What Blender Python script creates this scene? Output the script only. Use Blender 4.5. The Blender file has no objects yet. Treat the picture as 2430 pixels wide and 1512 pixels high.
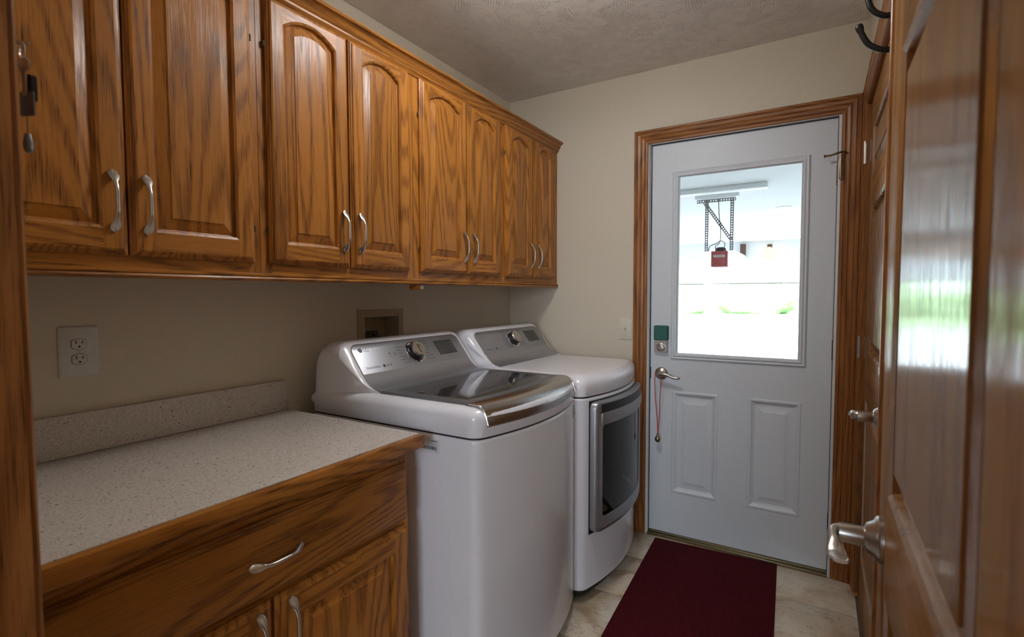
import bpy, bmesh, math, random
from mathutils import Vector, Matrix
random.seed(7)
S = bpy.context.scene
C = S.collection
PI = math.pi

# ------------------------------------------------------------------ camera
cam_d = bpy.data.cameras.new('camera'); cam = bpy.data.objects.new('camera', cam_d); C.objects.link(cam)
cam_d.sensor_width = 36.0; cam_d.lens = 17.7557; cam_d.clip_start = 0.02
yaw, pitch, roll = math.radians(31.292), math.radians(2.723), math.radians(-0.154)
fw = Vector((-math.sin(yaw) * math.cos(pitch), math.cos(yaw) * math.cos(pitch), -math.sin(pitch)))
rt = fw.cross(Vector((0, 0, 1))).normalized(); up = rt.cross(fw)
rt2 = rt * math.cos(roll) + up * math.sin(roll); up2 = up * math.cos(roll) - rt * math.sin(roll)
mw = Matrix((rt2, up2, -fw)).transposed().to_4x4(); mw.translation = Vector((1.619, -2.645, 1.281))
cam.matrix_world = mw
cam_d.dof.use_dof = True; cam_d.dof.focus_distance = 2.3; cam_d.dof.aperture_fstop = 4.5
S.camera = cam
# ------------------------------------------------------------------ world, light, exposure
W = bpy.data.worlds.new('sky'); S.world = W; W.use_nodes = True
bg = W.node_tree.nodes['Background']; bg.inputs[0].default_value = (0.74, 0.87, 1.0, 1); bg.inputs[1].default_value = 15.0
S.view_settings.view_transform = 'Standard'; S.view_settings.look = 'None'
S.view_settings.gamma = 1.0; S.view_settings.use_curve_mapping = False
S.view_settings.exposure = 0.12
def portal(name, loc, rot, sx, sy):
    l = bpy.data.lights.new(name, 'AREA'); l.shape = 'RECTANGLE'; l.size = sx; l.size_y = sy
    l.cycles.is_portal = True
    o = bpy.data.objects.new(name, l); C.objects.link(o); o.location = loc; o.rotation_euler = rot
LAMP = 46.0        # emission of the ceiling lamp's dome

# ------------------------------------------------------------------ materials
def new_mat(name):
    m = bpy.data.materials.new(name); m.use_nodes = True
    nt = m.node_tree; return m, nt, nt.nodes['Principled BSDF']
def N(nt, t, **kw):
    n = nt.nodes.new(t)
    for k, v in kw.items(): setattr(n, k, v)
    return n
def ramp(nt, src, stops):
    r = N(nt, 'ShaderNodeValToRGB'); e = r.color_ramp.elements
    while len(e) < len(stops): e.new(0.5)
    for i, (p, c) in enumerate(stops):
        e[i].position = p; e[i].color = c if isinstance(c, tuple) else (c, c, c, 1)
    nt.links.new(src, r.inputs[0]); return r
def plain(name, col, rough=0.5, metal=0.0, coat=0.0, spec=0.5, noise=0.0, nscale=60):
    m, nt, b = new_mat(name)
    b.inputs['Base Color'].default_value = (*col, 1); b.inputs['Roughness'].default_value = rough
    b.inputs['Metallic'].default_value = metal; b.inputs['Coat Weight'].default_value = coat
    b.inputs['Coat Roughness'].default_value = 0.06; b.inputs['Specular IOR Level'].default_value = spec
    tc = N(nt, 'ShaderNodeTexCoord'); nz = N(nt, 'ShaderNodeTexNoise'); nz.inputs['Scale'].default_value = nscale
    nt.links.new(tc.outputs['Object'], nz.inputs['Vector'])
    k = 0.04 if noise == 0 else noise
    r = ramp(nt, nz.outputs['Fac'], [(0.3, tuple(c * (1 - k) for c in col) + (1,)), (0.7, tuple(min(1, c * (1 + k)) for c in col) + (1,))])
    nt.links.new(r.outputs[0], b.inputs['Base Color'])
    return m
def emit(name, col, s):
    m, nt, b = new_mat(name); nt.nodes.remove(b)
    e = N(nt, 'ShaderNodeEmission'); e.inputs[0].default_value = (*col, 1); e.inputs[1].default_value = s
    nt.links.new(e.outputs[0], nt.nodes['Material Output'].inputs[0]); return m
def vmath(nt, op, a, b):
    n = N(nt, 'ShaderNodeVectorMath', operation=op)
    for i, x in enumerate((a, b)):
        if x is None: continue
        if isinstance(x, tuple): n.inputs[i].default_value = x
        else: nt.links.new(x, n.inputs[i])
    return n.outputs[0]
def fmath(nt, op, a, b=None, c=None):
    n = N(nt, 'ShaderNodeMath', operation=op)
    for i, x in enumerate((a, b, c)):
        if x is None: continue
        if isinstance(x, (int, float)): n.inputs[i].default_value = x
        else: nt.links.new(x, n.inputs[i])
    return n.outputs[0]
def oak(name, axis, light, dark, contrast=1.0, rough=0.36, coat=0.14, freq=30.0, across=4.0, crough=0.2, spec=0.26, sheen=None):
    """plain-sawn oak: contour lines of a stretched noise for the cathedrals, fine dark pores along the grain"""
    m, nt, b = new_mat(name)
    tc = N(nt, 'ShaderNodeTexCoord'); oi = N(nt, 'ShaderNodeObjectInfo')
    rnd = N(nt, 'ShaderNodeCombineXYZ')
    for i, k in enumerate((9.1, 17.3, 23.7)): nt.links.new(fmath(nt, 'MULTIPLY', oi.outputs['Random'], k), rnd.inputs[i])
    p = vmath(nt, 'ADD', tc.outputs['Object'], rnd.outputs[0])
    def sc(a, l): return tuple(l if i == axis else a for i in range(3))
    big = N(nt, 'ShaderNodeTexNoise'); big.inputs['Scale'].default_value = 1; big.inputs['Detail'].default_value = 1.5; big.inputs['Roughness'].default_value = 0.4
    nt.links.new(vmath(nt, 'MULTIPLY', p, sc(across, across * 0.12)), big.inputs['Vector'])
    jit = N(nt, 'ShaderNodeTexNoise'); jit.inputs['Scale'].default_value = 1; jit.inputs['Detail'].default_value = 2
    nt.links.new(vmath(nt, 'MULTIPLY', p, sc(130, 9)), jit.inputs['Vector'])
    ph = fmath(nt, 'MULTIPLY_ADD', big.outputs['Fac'], freq * 6.283, fmath(nt, 'MULTIPLY', jit.outputs['Fac'], 3.4))
    ring = fmath(nt, 'MULTIPLY_ADD', fmath(nt, 'SINE', ph), 0.5, 0.5)
    ringr = ramp(nt, ring, [(0.42, 0.0), (0.95, 1.0)])
    pore = N(nt, 'ShaderNodeTexNoise'); pore.inputs['Scale'].default_value = 1; pore.inputs['Detail'].default_value = 3; pore.inputs['Roughness'].default_value = 0.65
    nt.links.new(vmath(nt, 'MULTIPLY', p, sc(430, 13)), pore.inputs['Vector'])
    porer = ramp(nt, pore.outputs['Fac'], [(0.50, 0.0), (0.68, 1.0)])
    tone = N(nt, 'ShaderNodeTexNoise'); tone.inputs['Scale'].default_value = 1
    nt.links.new(vmath(nt, 'MULTIPLY', p, sc(3, 0.6)), tone.inputs['Vector'])
    g = fmath(nt, 'MULTIPLY_ADD', ringr.outputs[0], 0.38 * contrast, fmath(nt, 'MULTIPLY', porer.outputs[0], fmath(nt, 'MULTIPLY_ADD', ringr.outputs[0], 0.40 * contrast, 0.36 * contrast)))
    g = fmath(nt, 'ADD', g, fmath(nt, 'MULTIPLY_ADD', tone.outputs['Fac'], 0.36, -0.14))
    mix = N(nt, 'ShaderNodeMix', data_type='RGBA', clamp_factor=True)
    nt.links.new(g, mix.inputs['Factor']); mix.inputs['A'].default_value = (*light, 1); mix.inputs['B'].default_value = (*dark, 1)
    tint = fmath(nt, 'MULTIPLY_ADD', oi.outputs['Random'], 0.22, 0.89)
    hv = N(nt, 'ShaderNodeHueSaturation'); nt.links.new(tint, hv.inputs['Value']); nt.links.new(mix.outputs['Result'], hv.inputs['Color'])
    nt.links.new(hv.outputs[0], b.inputs['Base Color'])
    b.inputs['Specular IOR Level'].default_value = spec; b.inputs['Roughness'].default_value = rough; b.inputs['Coat Weight'].default_value = coat; b.inputs['Coat Roughness'].default_value = crough
    bp = N(nt, 'ShaderNodeBump'); bp.inputs['Strength'].default_value = 0.25; bp.inputs['Distance'].default_value = 0.0006
    nt.links.new(fmath(nt, 'MULTIPLY', porer.outputs[0], -1.0), bp.inputs['Height']); nt.links.new(bp.outputs[0], b.inputs['Normal'])
    nt.links.new(bp.outputs[0], b.inputs['Coat Normal'])
    if sheen:      # worn satin varnish: a weaker mirror than clean gloss
        g_ = N(nt, 'ShaderNodeBsdfGlossy'); g_.inputs['Roughness'].default_value = 0.13; nt.links.new(bp.outputs[0], g_.inputs['Normal'])
        fr = N(nt, 'ShaderNodeFresnel'); fr.inputs[0].default_value = 1.45
        ms = N(nt, 'ShaderNodeMixShader'); nt.links.new(fmath(nt, 'MULTIPLY', fr.outputs[0], sheen), ms.inputs[0])
        nt.links.new(b.outputs[0], ms.inputs[1]); nt.links.new(g_.outputs[0], ms.inputs[2]); nt.links.new(ms.outputs[0], nt.nodes['Material Output'].inputs[0])
    return m
OL, OD = (0.42, 0.160, 0.026), (0.088, 0.023, 0.003)
M = {}
M['oak_z'] = oak('oak_upright', 2, OL, OD); M['oak_y'] = oak('oak_lengthwise', 1, OL, OD); M['oak_x'] = oak('oak_crosswise', 0, OL, OD)
DL, DD = (0.31, 0.148, 0.052), (0.12, 0.047, 0.014)
M['door_z'] = oak('door_oak_upright', 2, DL, DD, 0.6, 0.3, 0.0, 9, 4, 0.1, 0.0, 0.34); M['door_y'] = oak('door_oak_cross', 1, DL, DD, 0.6, 0.3, 0.0, 9, 4, 0.1, 0.0, 0.34)
TL, TD = (0.29, 0.110, 0.029), (0.085, 0.026, 0.006)
M['trim_z'] = oak('trim_oak_upright', 2, TL, TD, 0.9); M['trim_y'] = oak('trim_oak_y', 1, TL, TD, 0.9); M['trim_x'] = oak('trim_oak_x', 0, TL, TD, 0.9)
M['nickel'] = plain('brushed_nickel', (0.56, 0.53, 0.49), 0.3, 1.0, nscale=300)
M['steel'] = plain('brushed_steel', (0.50, 0.485, 0.47), 0.24, 1.0, nscale=400)
M['silver'] = plain('silver_panel', (0.38, 0.38, 0.40), 0.38, 0.75, nscale=400)
M['silver_dark'] = plain('grey_lid_frame', (0.20, 0.20, 0.21), 0.35, 0.5)
M['chrome'] = plain('chrome', (0.75, 0.75, 0.76), 0.12, 1.0)
M['enamel'] = plain('white_enamel', (0.80, 0.78, 0.82), 0.22, 0, 0.3, noise=0.01)
M['door_white'] = plain('white_door_paint', (0.66, 0.685, 0.72), 0.42, noise=0.02)
M['jamb_white'] = plain('white_jamb', (0.72, 0.72, 0.71), 0.45)
M['black'] = plain('black_plastic', (0.012, 0.012, 0.013), 0.4)
M['black_metal'] = plain('black_hook_iron', (0.015, 0.016, 0.017), 0.35, 0.4)
M['lid_glass'] = plain('dark_lid_glass', (0.028, 0.028, 0.03), 0.05, 0, 0.6, 0.8)
M['display'] = plain('dark_display', (0.03, 0.031, 0.034), 0.15)
M['print_dark'] = plain('dark_print', (0.07, 0.07, 0.08), 0.6)
M['print_grey'] = plain('grey_print', (0.20, 0.20, 0.21), 0.6)
M['ivory'] = plain('ivory_plastic', (0.66, 0.61, 0.50), 0.4)
M['plate_white'] = plain('white_cover_plate', (0.60, 0.58, 0.53), 0.4)
M['brass'] = plain('aged_brass', (0.30, 0.24, 0.14), 0.35, 1.0)
M['red_cord'] = plain('red_cord', (0.55, 0.04, 0.03), 0.8)
M['green'] = plain('green_plastic', (0.02, 0.11, 0.095), 0.45)
M['glass_clear'] = None
M['hinge'] = plain('hinge_dark', (0.10, 0.075, 0.05), 0.4, 0.7)
M['wbox'] = plain('tan_box_plastic', (0.40, 0.31, 0.20), 0.6)
M['valve'] = plain('dark_valve', (0.06, 0.065, 0.06), 0.5, 0.2)
M['sticker'] = plain('white_sticker', (0.68, 0.67, 0.69), 0.5)
M['sticker_blue'] = plain('blue_sticker', (0.12, 0.28, 0.42), 0.45)
M['galv'] = plain('galvanised_bar', (0.20, 0.21, 0.22), 0.5, 0.4)
M['opener_red'] = plain('red_opener_case', (0.42, 0.07, 0.07), 0.5)
M['opener_white'] = emit('lit_opener_lens', (1.0, 0.98, 0.95), 2.5)
M['garage_paint'] = plain('garage_paint', (0.87, 0.88, 0.89), 0.8)
M['concrete'] = plain('concrete', (0.56, 0.55, 0.53), 0.85, noise=0.12, nscale=9)
M['brown'] = plain('brown_wood', (0.10, 0.05, 0.03), 0.7)
M['toe_black'] = plain('toe_gap_black', (0.02, 0.02, 0.02), 0.6)
M['drum'] = plain('grey_liner', (0.26, 0.27, 0.28), 0.45)
M['lamp_glass'] = emit('lit_lamp_dome', (0.96, 0.99, 1.0), LAMP)
M['bulb_amber'] = emit('lit_amber_shade', (1.0, 0.72, 0.42), 2.2)
M['can_lit'] = emit('lit_recessed_lens', (1.0, 0.93, 0.8), 4.0)
M['fixture_white'] = plain('white_fixture', (0.86, 0.87, 0.88), 0.5)  # plain white fixture finish, gives off no light

def thin_glass(name, tint, gloss_rough=0.0, ior=1.5):
    m, nt, b = new_mat(name); nt.nodes.remove(b)
    t = N(nt, 'ShaderNodeBsdfTransparent'); t.inputs[0].default_value = (*tint, 1)
    g = N(nt, 'ShaderNodeBsdfGlossy'); g.inputs['Roughness'].default_value = gloss_rough
    f = N(nt, 'ShaderNodeFresnel'); f.inputs[0].default_value = ior
    mx = N(nt, 'ShaderNodeMixShader'); nt.links.new(f.outputs[0], mx.inputs[0]); nt.links.new(t.outputs[0], mx.inputs[1]); nt.links.new(g.outputs[0], mx.inputs[2])
    nt.links.new(mx.outputs[0], nt.nodes['Material Output'].inputs[0]); return m
M['glass_clear'] = thin_glass('clear_pane', (0.97, 0.98, 0.98))
M['glass_smoke'] = thin_glass('smoked_pane', (0.48, 0.51, 0.52), 0.02, 1.6)

def wall_paint(name, col, bump=0.15, scale=90):
    m, nt, b = new_mat(name); b.inputs['Roughness'].default_value = 0.75
    tc = N(nt, 'ShaderNodeTexCoord'); nz = N(nt, 'ShaderNodeTexNoise'); nz.inputs['Scale'].default_value = scale; nz.inputs['Detail'].default_value = 3
    nt.links.new(tc.outputs['Object'], nz.inputs['Vector'])
    r = ramp(nt, nz.outputs['Fac'], [(0.3, tuple(c * 0.97 for c in col) + (1,)), (0.7, tuple(c * 1.02 for c in col) + (1,))])
    nt.links.new(r.outputs[0], b.inputs['Base Color'])
    bp = N(nt, 'ShaderNodeBump'); bp.inputs['Strength'].default_value = bump; bp.inputs['Distance'].default_value = 0.001
    nt.links.new(nz.outputs['Fac'], bp.inputs['Height']); nt.links.new(bp.outputs[0], b.inputs['Normal'])
    return m
M['wall'] = wall_paint('beige_wall_paint', (0.64, 0.562, 0.442))
def ceiling_mat():
    m, nt, b = new_mat('stomped_ceiling'); b.inputs['Roughness'].default_value = 0.75; b.inputs['Base Color'].default_value = (0.84, 0.80, 0.755, 1)
    tc = N(nt, 'ShaderNodeTexCoord'); h = None
    for k, (scale, fr) in enumerate(((9.0, 560.0), (11.0, 680.0))):
        off = vmath(nt, 'ADD', tc.outputs['Object'], (3.3 * k, 1.7 * k, 0))
        vo = N(nt, 'ShaderNodeTexVoronoi'); vo.inputs['Scale'].default_value = scale; nt.links.new(off, vo.inputs['Vector'])
        sep = N(nt, 'ShaderNodeSeparateColor'); nt.links.new(vo.outputs['Color'], sep.inputs[0])
        ang = fmath(nt, 'MULTIPLY', sep.outputs[0], 6.283)
        loc = vmath(nt, 'SUBTRACT', vmath(nt, 'MULTIPLY', off, (1, 1, 1)), vo.outputs['Position'])
        sx = N(nt, 'ShaderNodeSeparateXYZ'); nt.links.new(loc, sx.inputs[0])
        ca = fmath(nt, 'COSINE', ang); sa = fmath(nt, 'SINE', ang)
        u = fmath(nt, 'ADD', fmath(nt, 'MULTIPLY', sx.outputs[0], ca), fmath(nt, 'MULTIPLY', sx.outputs[1], sa))
        v = fmath(nt, 'SUBTRACT', fmath(nt, 'MULTIPLY', sx.outputs[1], ca), fmath(nt, 'MULTIPLY', sx.outputs[0], sa))
        nz = N(nt, 'ShaderNodeTexNoise'); nz.inputs['Scale'].default_value = 34; nz.inputs['Detail'].default_value = 2; nt.links.new(off, nz.inputs['Vector'])
        ph = fmath(nt, 'ADD', fmath(nt, 'MULTIPLY', u, fr), fmath(nt, 'ADD', fmath(nt, 'MULTIPLY', nz.outputs['Fac'], 7.0), fmath(nt, 'MULTIPLY', fmath(nt, 'MULTIPLY', v, v), 700.0)))
        w = ramp(nt, fmath(nt, 'MULTIPLY_ADD', fmath(nt, 'SINE', ph), 0.5, 0.5), [(0.72, 0.0), (0.97, 1.0)])
        n2 = N(nt, 'ShaderNodeTexNoise'); n2.inputs['Scale'].default_value = 17; nt.links.new(off, n2.inputs['Vector'])
        mk = ramp(nt, fmath(nt, 'ADD', n2.outputs['Fac'], fmath(nt, 'MULTIPLY', vo.outputs['Distance'], -0.25)), [(0.36, 0.0), (0.46, 1.0)])
        hh = fmath(nt, 'MULTIPLY', w.outputs[0], mk.outputs[0])
        h = hh if h is None else fmath(nt, 'MAXIMUM', h, hh)
    fine = N(nt, 'ShaderNodeTexNoise'); fine.inputs['Scale'].default_value = 140; nt.links.new(tc.outputs['Object'], fine.inputs['Vector'])
    h = fmath(nt, 'MULTIPLY_ADD', fine.outputs['Fac'], 0.35, h)
    bp = N(nt, 'ShaderNodeBump'); bp.inputs['Strength'].default_value = 0.8; bp.inputs['Distance'].default_value = 0.004
    nt.links.new(h, bp.inputs['Height']); nt.links.new(bp.outputs[0], b.inputs['Normal']); return m
M['ceiling'] = ceiling_mat()
def laminate():
    m, nt, b = new_mat('speckled_laminate'); b.inputs['Roughness'].default_value = 0.27
    tc = N(nt, 'ShaderNodeTexCoord')
    def specks(scale, thr, size, stretch, col_out):
        nz = N(nt, 'ShaderNodeTexNoise'); nz.inputs['Scale'].default_value = scale * 0.45
        nt.links.new(tc.outputs['Object'], nz.inputs['Vector'])
        p = vmath(nt, 'ADD', vmath(nt, 'MULTIPLY', tc.outputs['Object'], stretch), vmath(nt, 'MULTIPLY', nz.outputs['Color'], (1.3 / scale,) * 3))
        vo = N(nt, 'ShaderNodeTexVoronoi'); vo.inputs['Scale'].default_value = scale; nt.links.new(p, vo.inputs['Vector'])
        sep = N(nt, 'ShaderNodeSeparateColor'); nt.links.new(vo.outputs['Color'], sep.inputs[0])
        a = fmath(nt, 'GREATER_THAN', sep.outputs[0], thr); d = fmath(nt, 'LESS_THAN', vo.outputs['Distance'], size)
        return fmath(nt, 'MULTIPLY', a, d)
    base = N(nt, 'ShaderNodeTexNoise'); base.inputs['Scale'].default_value = 260; base.inputs['Detail'].default_value = 2; base.inputs['Distortion'].default_value = 1.2; nt.links.new(tc.outputs['Object'], base.inputs['Vector'])
    col = ramp(nt, base.outputs['Fac'], [(0.36, (0.52, 0.45, 0.385, 1)), (0.52, (0.63, 0.565, 0.51, 1)), (0.66, (0.69, 0.635, 0.59, 1))]).outputs[0]
    sq = N(nt, 'ShaderNodeTexNoise'); sq.inputs['Scale'].default_value = 150; sq.inputs['Detail'].default_value = 1; sq.inputs['Distortion'].default_value = 2.5; nt.links.new(tc.outputs['Object'], sq.inputs['Vector'])
    gate = N(nt, 'ShaderNodeTexNoise'); gate.inputs['Scale'].default_value = 210; nt.links.new(vmath(nt, 'ADD', tc.outputs['Object'], (5, 3, 1)), gate.inputs['Vector'])
    line = fmath(nt, 'MULTIPLY', fmath(nt, 'LESS_THAN', fmath(nt, 'ABSOLUTE', fmath(nt, 'SUBTRACT', sq.outputs['Fac'], 0.5)), 0.035), fmath(nt, 'GREATER_THAN', gate.outputs['Fac'], 0.52))
    mx = N(nt, 'ShaderNodeMix', data_type='RGBA'); nt.links.new(fmath(nt, 'MULTIPLY', line, 0.75), mx.inputs['Factor']); nt.links.new(col, mx.inputs['A']); mx.inputs['B'].default_value = (0.28, 0.21, 0.155, 1); col = mx.outputs['Result']
    for sc_, thr, size, st, c in ((150, 0.88, 0.26, (1, .7, .8), (0.16, 0.09, 0.055)), (80, 0.90, 0.17, (1, 1, 1), (0.03, 0.02, 0.02))):
        k = specks(sc_, thr, size, st, c); mx = N(nt, 'ShaderNodeMix', data_type='RGBA')
        nt.links.new(fmath(nt, 'MULTIPLY', k, 0.85), mx.inputs['Factor']); nt.links.new(col, mx.inputs['A']); mx.inputs['B'].default_value = (*c, 1); col = mx.outputs['Result']
    nt.links.new(col, b.inputs['Base Color']); return m
M['laminate'] = laminate()
def tile_mat():
    m, nt, b = new_mat('travertine_tile'); b.inputs['Roughness'].default_value = 0.34
    tc = N(nt, 'ShaderNodeTexCoord'); oi = N(nt, 'ShaderNodeObjectInfo'); rnd = N(nt, 'ShaderNodeCombineXYZ')
    for i, k in enumerate((11.0, 5.0, 3.0)): nt.links.new(fmath(nt, 'MULTIPLY', oi.outputs['Random'], k), rnd.inputs[i])
    p = vmath(nt, 'ADD', tc.outputs['Object'], rnd.outputs[0])
    a = N(nt, 'ShaderNodeTexNoise'); a.inputs['Scale'].default_value = 7; a.inputs['Detail'].default_value = 5; a.inputs['Distortion'].default_value = 0.8; nt.links.new(p, a.inputs['Vector'])
    col = ramp(nt, a.outputs['Fac'], [(0.33, (0.42, 0.30, 0.19, 1)), (0.46, (0.63, 0.52, 0.38, 1)), (0.62, (0.72, 0.63, 0.51, 1))]).outputs[0]
    v = N(nt, 'ShaderNodeTexNoise'); v.inputs['Scale'].default_value = 9; v.inputs['Detail'].default_value = 6; v.inputs['Distortion'].default_value = 1.5; nt.links.new(vmath(nt, 'MULTIPLY', p, (1, 2, 1)), v.inputs['Vector'])
    vein = ramp(nt, fmath(nt, 'ABSOLUTE', fmath(nt, 'SUBTRACT', v.outputs['Fac'], 0.5)), [(0.0, 0.6), (0.014, 0.0)]).outputs[0]
    mx = N(nt, 'ShaderNodeMix', data_type='RGBA'); nt.links.new(vein, mx.inputs['Factor']); nt.links.new(col, mx.inputs['A']); mx.inputs['B'].default_value = (0.25, 0.18, 0.13, 1)
    nt.links.new(mx.outputs['Result'], b.inputs['Base Color']); return m
M['tile'] = tile_mat(); M['grout'] = plain('brown_grout', (0.07, 0.05, 0.04), 0.9)
def rug_mat():
    m, nt, b = new_mat('maroon_ribbed_rug'); b.inputs['Roughness'].default_value = 0.95; b.inputs['Specular IOR Level'].default_value = 0.1
    tc = N(nt, 'ShaderNodeTexCoord')
    br = N(nt, 'ShaderNodeTexBrick'); br.inputs['Scale'].default_value = 38; br.inputs['Mortar Size'].default_value = 0.025; br.inputs['Brick Width'].default_value = 0.35; br.inputs['Row Height'].default_value = 1.1
    br.inputs['Color1'].default_value = (0.085, 0.008, 0.011, 1); br.inputs['Color2'].default_value = (0.07, 0.006, 0.009, 1); br.inputs['Mortar'].default_value = (0.045, 0.004, 0.006, 1)
    nt.links.new(tc.outputs['Object'], br.inputs['Vector'])
    nz = N(nt, 'ShaderNodeTexNoise'); nz.inputs['Scale'].default_value = 500; nt.links.new(tc.outputs['Object'], nz.inputs['Vector'])
    mx = N(nt, 'ShaderNodeMix', data_type='RGBA', blend_type='MULTIPLY'); mx.inputs['Factor'].default_value = 0.6
    nt.links.new(br.outputs['Color'], mx.inputs['A']); r = ramp(nt, nz.outputs['Fac'], [(0.3, 0.6), (0.7, 1.3)]); nt.links.new(r.outputs[0], mx.inputs['B'])
    nt.links.new(mx.outputs['Result'], b.inputs['Base Color'])
    bp = N(nt, 'ShaderNodeBump'); bp.inputs['Strength'].default_value = 0.8; bp.inputs['Distance'].default_value = 0.002
    nt.links.new(fmath(nt, 'ADD', br.outputs['Fac'], fmath(nt, 'MULTIPLY', nz.outputs['Fac'], -0.5)), bp.inputs['Height']); bp.invert = True
    nt.links.new(bp.outputs[0], b.inputs['Normal']); return m
M['rug'] = rug_mat()
M['lawn'] = plain('lawn_green', (0.38, 0.52, 0.27), 0.9, noise=0.3, nscale=4)
M['leaf'] = plain('hedge_leaf', (0.40, 0.54, 0.30), 0.8, noise=0.4, nscale=6)
def translucent(name, col):
    m, nt, b = new_mat(name); nt.nodes.remove(b)
    t = N(nt, 'ShaderNodeBsdfTranslucent'); t.inputs[0].default_value = (*col, 1); d = N(nt, 'ShaderNodeBsdfDiffuse'); d.inputs[0].default_value = (*col, 1)
    mx = N(nt, 'ShaderNodeMixShader'); mx.inputs[0].default_value = 0.35; nt.links.new(t.outputs[0], mx.inputs[1]); nt.links.new(d.outputs[0], mx.inputs[2])
    nt.links.new(mx.outputs[0], nt.nodes['Material Output'].inputs[0]); return m
M['fibreglass'] = translucent('white_fibreglass', (0.9, 0.92, 0.94))

# ------------------------------------------------------------------ mesh helpers
class MB:
    def __init__(s): s.v = []; s.f = []
    def add(s, pts, faces):
        o = len(s.v); s.v += [tuple(p) for p in pts]; s.f += [tuple(i + o for i in f) for f in faces]; return s
    def box(s, x0, x1, y0, y1, z0, z1):
        return s.add([(x, y, z) for x in (x0, x1) for y in (y0, y1) for z in (z0, z1)],
                     [(0, 1, 3, 2), (4, 6, 7, 5), (0, 4, 5, 1), (2, 3, 7, 6), (0, 2, 6, 4), (1, 5, 7, 3)])
    def tbox(s, T, u0, u1, w0, w1, d0, d1):
        return s.add([T(u, w, d) for u in (u0, u1) for w in (w0, w1) for d in (d0, d1)],
                     [(0, 1, 3, 2), (4, 6, 7, 5), (0, 4, 5, 1), (2, 3, 7, 6), (0, 2, 6, 4), (1, 5, 7, 3)])
    def loft(s, loops, close=True, cap0=False, cap1=False):
        n = len(loops[0]); pts = [p for l in loops for p in l]; fs = []
        for k in range(len(loops) - 1):
            for i in range(n if close else n - 1):
                j = (i + 1) % n; fs.append((k * n + i, k * n + j, (k + 1) * n + j, (k + 1) * n + i))
        if cap0: fs.append(tuple(range(n))[::-1])
        if cap1: fs.append(tuple((len(loops) - 1) * n + i for i in range(n)))
        return s.add(pts, fs)
    def tube(s, path, r, n=10, cap=True):
        path = [Vector(p) for p in path]; rs = r if isinstance(r, (list, tuple)) else [r] * len(path); loops = []; ref = None
        for i, p in enumerate(path):
            t = (path[min(i + 1, len(path) - 1)] - path[max(i - 1, 0)]).normalized()
            if ref is None: ref = t.orthogonal().normalized()
            ref = (ref - t * ref.dot(t)).normalized(); b = t.cross(ref)
            loops.append([p + (ref * math.cos(a) + b * math.sin(a)) * rs[i] for a in (2 * PI * k / n for k in range(n))])
        return s.loft(loops, True, cap, cap)
    def lathe(s, T, prof, n=24):
        """prof: (radius, depth) ; T(u,w,d)"""
        loops = [[T(r * math.cos(2 * PI * k / n), r * math.sin(2 * PI * k / n), d) for k in range(n)] for r, d in prof]
        return s.loft(loops, True, True, True)
    def build(s, name, mat, parent=None, bevel=0.0, smooth=40, loc=None):
        me = bpy.data.meshes.new(name); me.from_pydata(s.v, [], s.f); me.update()
        bm = bmesh.new(); bm.from_mesh(me)
        bmesh.ops.remove_doubles(bm, verts=bm.verts, dist=1e-6)
        bmesh.ops.recalc_face_normals(bm, faces=bm.faces)
        if bevel > 0:
            ed = [e for e in bm.edges if len(e.link_faces) == 2 and e.calc_face_angle(0) > 0.6]
            bmesh.ops.bevel(bm, geom=ed, offset=bevel, segments=2, affect='EDGES', profile=0.5, clamp_overlap=True)
        bm.to_mesh(me); bm.free()
        me.polygons.foreach_set('use_smooth', [True] * len(me.polygons)); me.set_sharp_from_angle(angle=math.radians(smooth))
        me.materials.append(M[mat] if isinstance(mat, str) else mat)
        o = bpy.data.objects.new(name, me); C.objects.link(o)
        if loc: o.location = loc
        if parent: o.parent = parent
        return o
def tag(o, label=None, cat=None, group=None, kind=None):
    if label: o['label'] = label
    if cat: o['category'] = cat
    if group: o['group'] = group
    if kind: o['kind'] = kind
    return o
def empty(name, loc=(0, 0, 0), label=None, cat=None, group=None, kind=None):
    o = bpy.data.objects.new(name, None); o.empty_display_size = 0.1; C.objects.link(o); o.location = loc
    return tag(o, label, cat, group, kind)
def plus_x(ox, oy, oz): return lambda u, w, d: (ox + d, oy + u, oz + w)      # a face that looks along +x
def minus_x(ox, oy, oz): return lambda u, w, d: (ox - d, oy + u, oz + w)
def minus_y(ox, oy, oz): return lambda u, w, d: (ox + u, oy - d, oz + w)
def rect(u0, u1, w0, w1, rise=0.0, i=0.0, n=14):
    """opening loop inset by i; rise>0 gives a segmental arch whose shoulders are at w1"""
    a, b = u0 + i, u1 - i; pts = [(a, w0 + i), (b, w0 + i)]
    if rise <= 0: return pts + [(b, w1 - i), (a, w1 - i)]
    c = (u1 - u0) / 2; R = (c * c + rise * rise) / (2 * rise); uc = (u0 + u1) / 2; wc = w1 + rise - R
    for k in range(n + 1):
        u = b + (a - b) * k / n; pts.append((u, wc + math.sqrt(max(0, (R - i) ** 2 - (u - uc) ** 2))))
    return pts
def rrect(u0, u1, w0, w1, r, n=5):
    pts = []
    for (cx, cy, a0) in ((u1 - r, w0 + r, -PI / 2), (u1 - r, w1 - r, 0), (u0 + r, w1 - r, PI / 2), (u0 + r, w0 + r, PI)):
        for k in range(n + 1): pts.append((cx + r * math.cos(a0 + PI / 2 * k / n), cy + r * math.sin(a0 + PI / 2 * k / n)))
    return pts
def lp(T, pts, d): return [T(u, w, d) for u, w in pts]
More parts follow.
